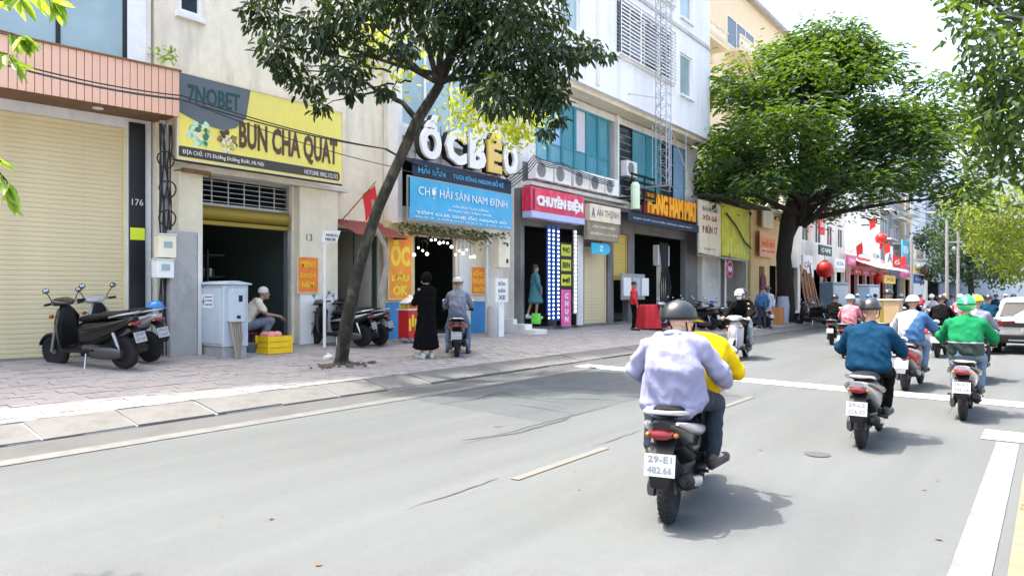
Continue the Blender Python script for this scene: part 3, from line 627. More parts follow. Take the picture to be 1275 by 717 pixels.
MB().box(X5 - 10, X5 - .21, b4 - .82, b4 - .62, 8.62, 15.7).build('wall', M['white_wall'], WB); MB().box(X5 - 10, X5 - .21, a4 + .03, a4 + .23, 8.62, 15.7).build('wall', M['white_wall'], WB)
MB().box(X4 - 9, X4 - .26, b4 - .22, b4 - .02, 0, 8.39).build('wall', M['offwhite'], WB); MB().box(X4 - 9, X4 - .252, a4 + .003, a4 + .15, 0, 8.38).build('wall', M['offwhite'], WB)
MB().box(X5 - 10, X5 + .08, a4, b4 - .55, 15.702, 15.9).build('roof', M['concrete'], WB)
MB().box(X5 + .002, X5 + .05, a4 + .02, b4 - .6, 12.6, 12.75).build('string_course', M['grey_wall'], WB)
MB().box(X5 + .002, X5 + .03, fs(742, D5), fs(746, D5), 8.7, 15.7).build('drainpipe', M['offwhite'], WB)
room(a4 + .3, b4 - .9, 8.7, 15.5, X5 - .205, 3).build('interior', M['dark_room'], WB)
for (p, q, zz0, zz1) in UPW:
    wn = window(WB, p, q, zz0, zz1, X5, M['white_paint'], M['dark_glass'] if q - p > 2 else M['glass'], 4 if q - p > 2 else 1, 1, .07, setback=.14)
    MB().box(X5 + .002, X5 + .10, p - .06, q + .06, zz0 - .1, zz0 - .01).build('sill', M['white_wall'], WB)
    if q - p > 2:      # security grille: every rail its own bar
        n = int((zz1 - zz0) / .13); bar = MB().box(0, .03, 0, q - p, 0, .045).mesh('grille_bar', M['white_paint'])
        G_ = frame_mb(p - .03, q + .03, zz0 - .03, zz1 + .03, X5 + .14, X5 + .19, .05)
        for k in range(4): c = p + (q - p) * k / 3; G_.box(X5 + .145, X5 + .185, c - .03, c + .03, zz0 + .02, zz1 - .02)
        for yy in (p, q - .04):
            for zz in (zz0, zz1 - .04): G_.box(X5 + .001, X5 + .139, yy, yy + .04, zz, zz + .04)
        gg = G_.build('security_grille', M['white_paint'], WB)
        for k in range(1, n): inst(bar, 'grille_bar', gg, loc=(X5 + .15, p, zz0 + (zz1 - zz0) * k / n))
# teal glazing of the first floor
tz0, tz1 = 5.75, 8.1; wd = (w2 - w1) / 6
for k in range(6):
    p = w1 + k * wd
    fo = frame_mb(p + .005, p + wd - .005, tz0, tz1, X4 - .1, X4 + .0, .07); fo.box(X4 - .08, X4 - .03, p + .075, p + wd - .075, tz0 + .78, tz0 + .84)
    wn = fo.build('window', M['teal'], WB)
    gm = (M['teal_pane'], M['pane_blue'], M['teal'], mat('pale_pane', (.55, .55, .6), .2), M['teal'], M['teal_pane'])[k]
    MB().box(X4 - .07, X4 - .05, p + .07, p + wd - .07, tz0 + .84, tz1 - .07).build('pane', gm, wn); MB().box(X4 - .07, X4 - .05, p + .07, p + wd - .07, tz0 + .07, tz0 + .78).build('pane', M['teal_pane'], wn)
MB().box(X4 + .002, X4 + .12, w2 + .42, w3 - .02, 5.2, 8.38).build('column', M['white_paint'], WB)
nb = 5; wd = (w4 - 1.2 - w3) / nb
for k in range(nb):
    p = w3 + k * wd; fo = frame_mb(p + .005, p + wd - .005, 5.4, 8.1, X4 - .1, X4, .06)
    wn = fo.build('window', M['black_metal'] if k in (0, 3) else M['teal'], WB)
    MB().box(X4 - .07, X4 - .05, p + .06, p + wd - .06, 5.46, 8.04).build('pane', (M['dark_glass'], M['teal_pane'], M['teal'], M['dark_glass'], M['pane_blue'])[k], wn)
    if k in (0, 3):
        for j in range(1, 9): MB().box(X4 - .04, X4 - .02, p + .06, p + wd - .06, 5.46 + j * .28, 5.49 + j * .28).build('grille_bar', M['grey_metal'], wn)
MB().box(X4 + .002, X4 + .35, a4 + .1, w3 + .3, 4.98, 5.1).build('ledge', M['offwhite'], WB)
# ground-floor shop fronts
slats(WB, fs(729, D4), fs(756, D4), .5, 3.28, X4 - .1, .11, M['shutter'])
slats(WB, fs(764, D4), fs(782, D4), 2.1, 3.88, X4 - .1, .12, mat('ochre_shutter', (.6, .44, .1), .5))
st = fs(641, 12.6)
sp_ = GP(650, 409)
for k in range(3):
    MB().box(X4 - .24 + 0, X4 + 1.05 - k * .42, a4 + .25 - .9, fs(689, 12.6) - 1.0 - .2 * k, pave_z(13.2) - .05 if not k else .36 + .15 * k, .51 + .15 * k).build('step', M['offwhite'], WB)
for k, pxx in enumerate((683, 688.5, 694.5)):       # columns of LED strip beside the door
    s_ = fs(pxx, 13.0)
    t = MB().box(-13.03, -12.98, s_ - .09, s_ + .09, .7 if k else .9, 3.8).build('led_column', M['led_blue'], WB)
    for j in range(22): MB().sph((-12.975, s_, .8 + j * .135), (.02, .05, .035), 6, 4).build('led', M['led'], t)
s_ = fs(716, 13.0); t = MB().box(-13.03, -12.98, s_ - .09, s_ + .09, .9, 3.75).build('led_column', M['offwhite'], WB)
for j in range(21): MB().sph((-12.975, s_, 1.0 + j * .135), (.02, .06, .035), 6, 4).build('led', M['led'], t)
MB().box(-13.05, -12.99, fs(719, 13.0), fs(726, 13.0), .5, 3.6).build('pillar', M['offwhite'], WB)
s0, s1 = fs(697.5, 12.98), fs(712, 12.98)
PH = thing('hanging_sign', 'black shop board with stacked yellow squares of lettering between light columns', 'sign', (-12.98, s0, 1.7))
MB().box(-13.02, -12.98, s0, s1, 1.72, 3.3).build('board', M['black_metal'], PH)
for k, stx in enumerate(('PHO', 'BEN', 'MÌ')):
    z_ = 2.85 - k * .5; q = MB().box(-12.979, -12.974, s0 + .06, s1 - .06, z_, z_ + .38).build('square', M['lime'], PH); text(stx, (-12.973, s0 + .14, z_ + .1), s1 - s0 - .28, .19, M['black_metal'], q, bold=.03)
s0, s1 = fs(700, 12.9), fs(711, 12.9)
PB = thing('upright_sign', 'narrow crimson upright board with white letters at foot of light columns', 'sign', (-12.9, s0, .5))
MB().box(-12.95, -12.9, s0, s1, .5, 1.72).build('board', M['pink'], PB)
for k, ch in enumerate('CHUNG'[:4]): text(ch, (-12.899, s0 + .17, 1.42 - k * .26), s1 - s0 - .34, .18, M['white'], PB, bold=.04)
# red sign, brown sign, cyan plate
s0, s1, z0, z1 = 17.45, 20.55, 3.92, 4.86
RS = thing('shop_sign', 'red shop sign with thick white raised letters beneath row of air conditioners', 'sign', (-12.6, s0, z0))
MB().box(-12.95, -12.6, s0, s1, z0 + .2, z1).build('box', M['red_sign'], RS, bevel=.02); MB().box(-12.93, -12.58, s0 + .01, s1 - .01, z0, z0 + .198).build('light_strip', mat('lilac', (.45, .5, .75), .4), RS)
text('CHUYÊN ĐIỆN', (-12.595, s0 + .28, z0 + .3), 2.65, .5, M['white'], RS, depth=.05, bold=.05)
MB().box(-12.599, -12.59, s0 + .1, s0 + .2, z0 + .25, z1 - .08).build('stripe', M['maroon'], RS)
s0, s1 = 20.75, 23.0
BR = thing('shop_sign', 'brown shop sign with a cream lettered panel right of the red sign', 'sign', (-12.6, s0, 3.4))
MB().box(-12.75, -12.6, s0, s1, 3.45, 4.1).build('board', M['brown_sign'], BR); MB().box(-12.78, -12.56, s0 + .1, s1, 4.102, 4.68).build('panel', M['cream_sign'], BR)
text('AN THỊNH', (-12.559, s0 + .55, 4.22), 1.55, .32, M['brown_sign'], BR, bold=.02); text('A', (-12.559, s0 + .2, 4.2), .25, .36, M['slate'], BR, bold=.04)
text('SỬA CHỮA ĐIỆN', (-12.598, s0 + .35, 3.86), 1.55, .12, M['cream_sign'], BR, bold=.02); text('ĐIỆN LẠNH', (-12.598, s0 + .2, 3.62), 1.85, .12, M['cream_sign'], BR, bold=.02)
CY = thing('hanging_sign', 'glossy bright blue rounded plate hanging under the brown shop sign', 'sign', (-12.7, fs(738, 12.7), 3.0))
s0, s1 = fs(737, 12.7), fs(760, 12.7); cs = (s0 + s1) / 2
MB().prism([(s0, 2.98), (s1 - .25, 2.98), (s1 - .07, 3.05), (s1, 3.17), (s1 - .07, 3.3), (s1 - .25, 3.36), (s0, 3.36)], lambda u, v, w_: (-12.74 + w_ * .04, u, v)).build('board', M['cyan_sign'], CY)
text('Z', (-12.699, cs - .12, 3.08), .24, .2, M['white'], CY, bold=.04); MB().box(-12.73, -12.71, cs - .01, cs + .01, 3.361, 3.44).build('hanger', M['black_metal'], CY)
# orange-lettered sign with navy awning
s0, s1 = 25.2, 30.0
HG = thing('shop_sign', 'orange glowing raised letters on a dark board over navy awning', 'sign', (-12.6, s0, 4.6))
MB().box(-12.72, -12.62, s0 - .2, s1 + .2, 4.72, 5.6).build('board', M['maroon'], HG)
text('HANG HAM MAT', (-12.6, s0, 4.74), s1 - s0, .84, mat('orange_letter', (.95, .42, .03), .45), HG, depth=.06, bold=.05)
s0 = 23.1; s1 = 29.6
NA = thing('awning', 'navy blue shop awning with pale line of print under the orange letters', 'awning', (-12.3, s0, 4.25))
MB().prism([(0, 4.68), (.9, 4.56), (.9, 4.24), (.88, 4.24), (.88, 4.54), (0, 4.66)], lambda u, v, w_: (X4 + .003 + u, s0 + w_ * (s1 - s0), v)).build('canopy', M['banner_navy'], NA)
text('ĐỊA CHỈ CHUYÊN RĂNG HÀM MẶT', (X4 + .905, s0 + .4, 4.35), 5.4, .09, M['light_blue'], NA, bold=.02)
nbd = thing('notice_board', 'white framed notice board leaning on the dark shopfront left of red jacketed person', 'board', (-12.9, fs(778, 12.9), 1.3))
s0, s1 = fs(774, 12.9), fs(803, 12.9); MB().box(-12.95, -12.9, s0, s1, 1.35, 2.35).build('board', M['grey_metal'], nbd)
for k in range(3): MB().box(-12.899, -12.893, s0 + .15 + k * .75, s0 + .75 + k * .75, 1.5, 2.2).build('sheet', M['white' if k % 2 == 0 else 'light_blue'], nbd)
ub = thing('meter_cabinet', 'white meter panel with drooping black cables on the dark shopfront under navy awning', 'panel', (-12.95, fs(826, 12.95), 1.2))
s_ = fs(826, 12.95); MB().box(-13.19, -12.95, s_ - .5, s_ + .6, 2.75, 3.6).build('case', M['offwhite'], ub, bevel=.02); MB().box(-13.1, -12.98, s_ - .35, s_ + .3, .5, 2.74).build('back_board', M['cream_paint'], ub)
for k in range(6): MB().tube([(-12.93, s_ - .4 + .16 * k, 3.7), (-12.85, s_ - .3 + .1 * k, 2.7), (-12.88, s_ - .45 + .2 * k, 1.9), (-12.9, s_ - .3 + .1 * k, .6)], .035, 6).build('cable', M['cable'], ub)
# scaffold mast
sx, sy = -11.6, fs(826, 11.6); zt = 16.
SM = thing('lattice_mast', 'galvanised steel lattice mast climbing past the white overhanging storeys', 'mast', (sx, sy, 5.66))
m_ = MB(); hw = .21
for dx, dy in ((-hw, -hw), (hw, -hw), (hw, hw), (-hw, hw)): m_.cyl((sx + dx, sy + dy, 5.66), (sx + dx, sy + dy, zt), .02, n=6)
m_.build('uprights', M['steel'], SM)
MB().box(X4 + .003, sx + .3, sy - .06, sy + .06, 5.6, 5.66).build('foot_beam', M['grey_metal'], SM)
lc = MB(); k = 0; z_ = 5.7
while z_ < zt - .4:
    c4 = [(-hw, -hw), (hw, -hw), (hw, hw), (-hw, hw)]
    for i in range(4):
        p, q = c4[i], c4[(i + 1) % 4]; lc.cyl((sx + p[0], sy + p[1], z_), (sx + q[0], sy + q[1], z_), .009, n=5); lc.cyl((sx + p[0], sy + p[1], z_), (sx + q[0], sy + q[1], z_ + .42), .008, n=5)
    z_ += .42
lc.build('lacing', M['steel'], SM)
for z_ in (8.9, 11.6): MB().cyl((X5 + .01, sy + 1.0, z_), (sx, sy, z_), .02, n=6).build('tie', M['steel'], SM); MB().cyl((X5 + .01, sy - 1.4, z_), (sx, sy, z_), .02, n=6).build('tie', M['steel'], SM)
cg = MB()
for a_, b_ in ((.9, -.9), (.9, -.2), (2.5, -.9), (2.5, -.2)): cg.cyl((sx + b_, sy + a_, 5.75), (sx + b_, sy + a_, 8.2), .02, n=6)
for z_ in (5.76, 6.6, 7.4, 8.18): cg.cyl((sx - .2, sy + .9, z_), (sx - .2, sy + 2.5, z_), .016, n=6); cg.cyl((sx - .9, sy + .9, z_), (sx - .9, sy + 2.5, z_), .016, n=6)
cg.cyl((sx - .2, sy + .9, 8.18), (sx - .2, sy + 2.5, 6.6), .016, n=6); cg.build('side_cage', M['steel'], SM)
# air conditioners
def ac(s_, z_, D, label, grp='outdoor air conditioner units', w_=.82):
    x_ = -D; t = thing('air_conditioner', label, 'air conditioner', (x_ - .3, s_, z_), group=grp)
    MB().box(x_ - .3, x_, s_, s_ + w_, z_, z_ + .6).build('case', M['white_paint'], t, bevel=.015)
    MB().lathe((x_ + .001, s_ + .3, z_ + .3), (1, 0, 0), [(0, .235), (.012, .24), (.014, .22), (.002, .215)], 20).build('fan_ring', M['grey_metal'], t)
    MB().lathe((x_ + .0005, s_ + .3, z_ + .3), (1, 0, 0), [(0, .214), (.001, .01)], 20).build('fan_recess', M['dark'], t)
    gm = MB()
    for r_ in (.06, .11, .16, .2): gm.tube([(x_ + .016, s_ + .3 + r_ * math.cos(i * .3142), z_ + .3 + r_ * math.sin(i * .3142)) for i in range(21)], .005, 4)
    for i in range(4): a = i * math.pi / 4; gm.cyl((x_ + .018, s_ + .3 - .22 * math.cos(a), z_ + .3 - .22 * math.sin(a)), (x_ + .018, s_ + .3 + .22 * math.cos(a), z_ + .3 + .22 * math.sin(a)), .006, n=4)
    gm.build('fan_guard', M['grey_metal'], t)
    for yy in (s_ + .1, s_ + w_ - .15): MB().box(x_ - .5, x_ + .02, yy, yy + .04, z_ - .05, z_ - .003).build('bracket', M['grey_metal'], t)
    return t
for i, (px_c, lab) in enumerate(((667, 'first air conditioner from the left in the row above the red sign'), (691, 'second air conditioner from the left in the row above the red sign'), (715, 'third air conditioner from the left in the row above the red sign'), (735, 'fourth air conditioner from the left in the row above the red sign'), (754, 'fifth air conditioner, at the right end of the row above the red sign'))):
    s_ = fs(px_c, 12.7); ac(s_, 5.16, 12.7, lab, w_=.98)
ac(fs(781, 12.9), 6.1, 12.9, 'air conditioner alone on the black balcony rack beside the lattice mast')
RK = thing('balcony_rack', 'black metal balcony railing under the lone air conditioner beside the mast', 'railing', (-12.6, 24.2, 5.2))
rk_ = MB()
for z_ in (5.25, 5.5, 5.75, 6.0): rk_.box(-12.45, -12.41, 23.6, 25.6, z_, z_ + .09)
for yy in (23.6, 24.6, 25.56): rk_.box(-12.44, -12.4, yy, yy + .05, 5.1, 6.1); rk_.box(-13.19, -12.445, yy, yy + .05, 5.12, 5.2)
rk_.build('rails', M['black_metal'], RK); MB().box(-13.19, -12.46, 23.62, 25.54, 5.201, 5.23).build('deck', M['grey_metal'], RK)
pg = MB().tube([(-12.3, fs(791, 12.3), 4.72), (-12.3, fs(791, 12.3), 5.6), (-12.3, fs(791, 12.3), 5.72)], [.17, .17, .1], 12).build('water_tube', M['pale_green']); tag(pg, 'pale green upright cylinder standing in front of the black balcony railing', 'cylinder')
# small things by the restaurant's right edge
s_ = fs(626, 13.0); HB = thing('wall_box', 'cream upright heater box on the wall right of the snail restaurant', 'box', (-13.0, s_ - .3, 2.3))
MB().box(-13.19, -12.95, s_ - .24, s_ + .3, 2.35, 3.3).build('case', M['cream_paint'], HB, bevel=.03); MB().box(-12.949, -12.94, s_ + .1, s_ + .2, 2.5, 2.62).build('valve', M['dark'], HB); MB().box(-12.949, -12.94, s_ + .12, s_ + .2, 3.0, 3.1).build('valve', M['dark'], HB)
MB().cyl((-13.05, s_, 2.34), (-13.05, s_, .5), .02, n=6).build('pipe', M['offwhite'], HB)
s0, s1 = fs(617, 12.4), fs(632.5, 12.4)
SB = thing('sign_board', 'white three line sign board on a post right of the snail restaurant', 'sign', (-12.4, (s0 + s1) / 2, pave_z(12.4)))
MB().box(-12.43, -12.4, s0, s1, 1.35, 2.02).build('board', M['white_paint'], SB); MB().box(-12.45, -12.431, (s0 + s1) / 2 - .1, (s0 + s1) / 2 + .14, pave_z(12.4), 1.34).build('post', M['white_paint'], SB)
for k, q in enumerate(('SỬA', 'KHÓA', 'XE')): text(q, (-12.399, s0 + .12, 1.82 - k * .2), s1 - s0 - .24, .12, M['slate'], SB, bold=.03)
s_ = fs(613, 12.5)
bo = MB().tube([(-12.5, s_, pave_z(12.5) - .02), (-12.5, s_, 1.15), (-12.5, s_, 1.25)], [.17, .16, .1], 12).build('bollard', M['concrete'], smooth=True); tag(bo, 'dark concrete stump standing left of the white three line sign board', 'bollard')
pp = MB().tube([(-13.2, fs(606, 13.2), .45), (-13.2, fs(606, 13.2), 3.3)], .05, 8).build('drainpipe', M['offwhite']); tag(pp, 'pale vertical pipe at the right edge of the snail restaurant', 'pipe')
def Dat(px, s_): k = K(px); return s_ * (SN - k * CS) / (CS + k * SN)
# ------------------------------------------------------------------ 5. low row with posters, 6. cream shop, 7. shops behind the big tree
D6 = 13.0; X6 = -D6; a6, b6 = 31.7, 37.9
LR = thing('shop_row', 'low dark roofed shop row behind the pale and lime hoardings', 'building', (X6, a6, 0))
h = [(a6 + .5, a6 + 2.0, .5, 3.3), (a6 + 2.3, b6 - .2, .5, 3.3)]
holes_wall(a6, b6, 0, 6.0, X6, .25, h).build('wall', M['pale_wall'], LR); room(a6 + .2, b6 - .1, .49, 3.5, X6 - .251, 4).build('interior', M['dark_room'], LR)
MB().prism([(-7, 7.0), (1.2, 5.95), (1.2, 6.05), (-7, 7.15)], lambda u, v, w_: (X6 + u, a6 - .6 + w_ * (b6 - a6 + .8), v)).build('roof', mat('dark_roof', (.05, .05, .055), .7), LR)
MB().box(X6 - 7, X6 - .26, b6 - .2, b6, 0, 6.1).build('wall', M['pale_wall'], LR)
slats(LR, a6 + .5, a6 + 2.0, .5, 3.3, X6 - .08, .12, M['offwhite'])
MB().cyl((X6 + .3, a6 + 2.15, .4), (X6 + .3, a6 + 2.15, 3.4), .05, n=8).build('post', M['white_paint'], LR)
def hoard(label, s0, s1, zb, zt, D, m): 
    t = thing('hoarding', label, 'sign', (-D, s0, zb)); MB().prism([(s0, zb), (s1, zb - .1), (s1, zt - .02), (s0, zt)], lambda u, v, w_: (-D - .06 + w_ * .06, u, v)).build('board', m, t)
    frame_mb(s0 - .04, s1 + .04, zb - .14, zt + .04, -D - .1, -D - .062, .06).build('frame', M['grey_metal'], t); return t
s0, s1 = 29.9, 32.45
t = hoard('pale cream hoarding with dark red lettering right of the orange letters', s0, s1, 3.4, 5.75, 12.4, M['cream_sign'])
for k, (q, z_, h_) in enumerate((('BÁNH MÌ', 5.3, .25), ('XÔI GÀ', 4.9, .26), ('9 BÚN 17', 4.3, .42))): text(q, (-12.398, s0 + .35, z_), 1.75, h_, M['maroon'] if k else M['slate'], t, bold=.03)
text('TEL 0988 171 171', (-12.398, s0 + .5, 3.55), 1.4, .1, M['slate'], t)
s0, s1 = 32.6, 36.4
t = hoard('lime yellow hoarding with a dark shadowy top next to the cream hoarding', s0, s1, 3.4, 5.85, 12.4, M['lime'])
MB().tube([(-12.3, s0 + .3, 5.4), (-12.3, s0 + 1.6, 4.9), (-12.3, s0 + 2.8, 4.2), (-12.3, s0 + 3.8, 3.9)], .04, 6).build('loose_hose', M['cable'], t)
for k in range(7): MB().box(-12.399, -12.396, s0 + .3 + k * .45, s0 + .42 + k * .45, 3.55, 3.8 + .25 * (k % 3)).build('painted_grass', M['sign_yellow'], t)
cs, cz = fs(909, 12.2), fz(909, 335, 12.2)
RD = thing('round_sign', 'round red and white sign hanging before the dark shop right of the lime hoarding', 'sign', (-12.2, cs, cz))
MB().lathe((-12.24, cs, cz), (1, 0, 0), [(0, .01), (0, .42), (.04, .42), (.041, .36), (.041, .01)], 24).build('disc', M['pink'], RD); MB().lathe((-12.198, cs, cz), (1, 0, 0), [(0, .33), (.004, .33), (.004, .01)], 24).build('disc', M['maroon'], RD)
text('MA', (-12.192, cs - .25, cz - .14), .5, .28, M['white'], RD, bold=.04); MB().box(-12.23, -12.21, cs - .02, cs + .02, cz + .421, 3.5).build('hanger', M['black_metal'], RD)

a7, b7 = 38.1, 43.4; X7 = -12.9
CS7 = thing('shop_house', 'narrow cream shop front with an orange sign left of big trunk', 'building', (X7, a7, 0))
holes_wall(a7, b7, 0, 6.2, X7, .25, [(a7 + 1.4, a7 + 2.3, .5, 3.1), (a7 + 3.2, b7 - .2, .5, 3.2)]).build('wall', mat('peach_wall', (.74, .54, .26), .8, stain=(.5, .36, .2), samt=.4), CS7)
room(a7 + .2, b7 - .05, .49, 3.4, X7 - .251, 4).build('interior', M['dark_room'], CS7); MB().box(X7 - 8, X7 + .3, a7, b7, 6.202, 6.4).build('roof', M['offwhite'], CS7)
t = poster('orange red shop sign on the cream shop front beside big tree trunk', a7 + .6, a7 + 3.4, 3.6, 5.0, 12.6, mat('peach', (.80, .42, .26), .6), [('PHỞ BÒ', .1, .9, .42, .66, M['red']), ('GIA TRUYỀN', .1, .9, .2, .32, M['red'])], M['red'], name='shop_sign', bold=.04)
MB().box(-12.599, -12.594, a7 + .75, a7 + 3.25, 4.1, 4.65).build('panel', M['orange'], t)
ov = MB().lathe((-12.84, a7 + 1.85, 2.25), (1, 0, 0), [(0, .01), (0, .42), (.05, .42), (.05, .01)], 20).build('wall_plaque', M['maroon']); tag(ov, 'dark oval plaque over the doorway of the narrow cream shop', 'plaque')
fr = MB().prism([(-.2, 5.2), (.9, 5.2), (.9, 6.0), (.4, 6.6), (-.2, 6.2)], lambda u, v, w_: (X7 + .3 + w_ * .1, a7 + 1.2 + u * 1.6, v)).build('pediment', M['cream_paint'], CS7)

a8, b8 = 43.5, 59.5; X8 = -12.8
R8 = thing('shop_row', 'pale shop row behind the big dark tree trunk', 'building', (X8, a8, 0))
hs = [(a8 + .5 + k * 3.2, a8 + 3.1 + k * 3.2, .5, 3.2) for k in range(5)]; hu = [(a8 + .9 + k * 3.2, a8 + 2.4 + k * 3.2, 5, 6.5) for k in range(5)]
holes_wall(a8, b8, 0, 8.4, X8, .25, hs + hu).build('wall', M['pale_wall'], R8); room(a8 + .2, b8 - .2, .49, 3.5, X8 - .251, 4).build('interior', M['dark_room'], R8); MB().box(X8 - 8, X8 + .1, a8, b8, 8.402, 8.6).build('roof', M['concrete'], R8)
MB().box(X8 - 8, X8 - .26, b8 - .2, b8, 0, 8.39).build('wall', M['pale_wall'], R8)
for q in hu: window(R8, *q, X8, M['white_paint'], M['dark_glass'], 2, 1, .07)
# tall cream block behind the low row
XT = -19.; TB = thing('apartment_block', 'tall sunlit cream block with balconies rising behind the big tree crown', 'building', (XT, 42, 0))
tb = [(43.5, 47.5, 19.3, 21.6), (51, 57, 20, 22.2), (43.5, 47.5, 15.6, 17.8), (51, 57, 15.8, 18), (60, 64, 20, 22), (60, 64, 16, 18)]
holes_wall(42, 66, 0, 24.5, XT, .3, tb).build('wall', M['far_cream'], TB); MB().box(XT - 10, XT - .31, 42, 42.3, 0, 24.5).build('wall', M['far_cream'], TB); MB().box(XT - 10, XT - .31, 65.7, 66, 0, 24.5).build('wall', M['far_cream'], TB)
MB().box(XT - 10, XT + .5, 41.8, 66.2, 24.502, 24.8).build('roof', M['concrete'], TB)
for q in tb: window(TB, *q, XT, M['white_paint'], M['dark_glass'], 3, 1, .1)
for (q0, q1, zb, _) in tb[:2] + tb[2:4]:
    MB().box(XT + .002, XT + 1.2, q0 - .6, q1 + .6, zb - .9, zb - .7).build('balcony_slab', M['far_cream'], TB); rl = MB().box(XT + 1.12, XT + 1.2, q0 - .6, q1 + .6, zb + .2, zb + .3).build('balcony_rail', M['far_cream'], TB)
    bm = MB().tube([(0, 0, 0), (0, 0, .2), (0, 0, .45), (0, 0, .7), (0, 0, .89)], [.05, .09, .11, .05, .07], 7).mesh('baluster', M['cream_paint'])
    n = int((q1 - q0 + 1) / .36)
    for k in range(n): inst(bm, 'baluster', rl, loc=(XT + 1.16, q0 - .5 + k * .36, zb - .698))
# ------------------------------------------------------------------ far left row
def block(label, a, b, D, hgt, m, floors, cols, dep=10, gm=None, z1=3.6):
    x_ = -D; t = thing('tube_house', label, 'building', (x_, a, 0)); hh = []
    fh = (hgt - z1 - .4) / floors; w_ = (b - a) / cols
    for f in range(floors):
        for c in range(cols): hh.append((a + c * w_ + w_ * .22, a + (c + 1) * w_ - w_ * .22, z1 + .5 + f * fh + .5, z1 + .5 + f * fh + fh * .75))
    hh.append((a + .4, b - .4, .3, z1 - .5))
    holes_wall(a, b, 0, hgt, x_, .25, hh).build('wall', m, t)
    MB().box(x_ - dep, x_ - .26, a, a + .25, 0, hgt - .001).build('side_wall', m, t); MB().box(x_ - dep, x_ - .26, b - .25, b, 0, hgt - .001).build('side_wall', m, t)
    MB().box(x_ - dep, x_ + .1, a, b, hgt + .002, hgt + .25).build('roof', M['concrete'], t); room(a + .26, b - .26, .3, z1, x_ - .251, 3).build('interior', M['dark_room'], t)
    for q in hh[:-1]:
        window(t, *q, x_, M['white_paint'], gm or M['dark_glass'], 2, 1, .08)
    for f in range(1, floors):
        z_ = z1 + .5 + f * fh; MB().box(x_ + .002, x_ + .9, a + .2, b - .2, z_ - .1, z_).build('balcony_slab', M['white_paint'], t)
        r_ = MB().box(x_ + .84, x_ + .89, a + .2, b - .2, z_ + .85, z_ + .92)
        for k in range(int((b - a) / .3)): r_.box(x_ + .855, x_ + .875, a + .22 + k * .3, a + .245 + k * .3, z_ + .002, z_ + .849)
        r_.build('balcony_rail', M['grey_metal'], t)
    return t
block('plain white walled tube house whose blank side faces along the street', 76, 81, 13.2, 12.5, M['far_white'], 3, 1, 9)
block('narrow grey balcony tube house beyond the blank white wall', 81.2, 86, 13, 14.5, M['far_white'], 4, 1)
block('cream tube house beyond the balcony house', 86.2, 91, 12.6, 13, M['far_cream'], 3, 1)
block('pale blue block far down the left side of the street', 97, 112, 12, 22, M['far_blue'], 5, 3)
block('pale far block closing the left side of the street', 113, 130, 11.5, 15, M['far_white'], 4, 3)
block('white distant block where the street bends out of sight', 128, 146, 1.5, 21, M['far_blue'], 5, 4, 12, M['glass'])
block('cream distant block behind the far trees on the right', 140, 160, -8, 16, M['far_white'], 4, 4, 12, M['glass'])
# low tin-roofed shops in front of the blank wall
a9, b9 = 60.0, 75.6; X9 = -12.6
L9 = thing('shop_row', 'low red fronted shops with white tin awning below the blank white wall', 'building', (X9, a9, 0))
hs = [(a9 + .4 + k * 3.05, a9 + 3.0 + k * 3.05, .4, 3.1) for k in range(5)]
holes_wall(a9, b9, 0, 4.6, X9, .25, hs).build('wall', mat('rose_wall', (.62, .30, .30), .7, stain=(.7, .6, .55), samt=.5), L9); room(a9 + .1, b9 - .1, .39, 3.4, X9 - .251, 4).build('interior', mat('maroon_room', (.12, .02, .03), .8), L9)
MB().prism([(-6, 6.3), (-.2, 4.62), (-.2, 4.72), (-6, 6.4)], lambda u, v, w_: (X9 + u, a9 + w_ * (b9 - a9), v)).build('roof', M['offwhite'], L9)
MB().prism([(0.003, 4.3), (2.0, 3.55), (2.0, 3.62), (0.003, 4.38)], lambda u, v, w_: (X9 + u, a9 + .4 + w_ * (b9 - a9 - .8), v)).build('awning', M['white_paint'], L9)
for k in range(5): poster(('nearest', 'second nearest', 'middle', 'second farthest', 'farthest')[k] + ' red shop board under the far white tin awning', hs[k][0], hs[k][1], 3.12, 3.5, 12.3, M['red'] if k % 2 == 0 else M['pink'], [('QUÁN ĂN', .15, .85, .25, .75)], M['white'], name='shop_sign', group='red shop boards under the awning')
def sgn(label, px0, px1, pyt, pyb, D, m, txt=None, tm=None):
    s0, s1 = fs(px0, D), fs(px1, D); zt = fz((px0 + px1) / 2, pyt, D); zb = fz((px0 + px1) / 2, pyb, D)
    return poster(label, s0, s1, zb, zt, D, m, [(txt, .12, .88, .3, .7)] if txt else [], tm or M['white'], th=.12, name='shop_sign')
sgn('pink and white far shop sign beside the yellow and blue boards', 1122, 1134, 331, 345, 11.4, M['pink'], 'HOA', M['white'])
sgn('yellow sign board above the blue one far down the street', 1139, 1151, 331, 341, 11.0, M['sign_yellow'], 'PHÒNG', M['slate'])
sgn('deep blue sign board below the yellow one far down the street', 1139, 1151, 342, 353, 11.0, M['led_blue'], 'KHÁM', M['white'])
sgn('yellow far shop sign right of a red lantern above the motorbikes', 1101, 1115, 343, 353, 11.6, M['sign_yellow'], 'XE', M['red'])
sgn('dark green menu board above the big red lantern', 1021, 1036, 306, 318, 11.8, mat('bottle', (.03, .08, .05), .6), 'CAFE', M['white'])
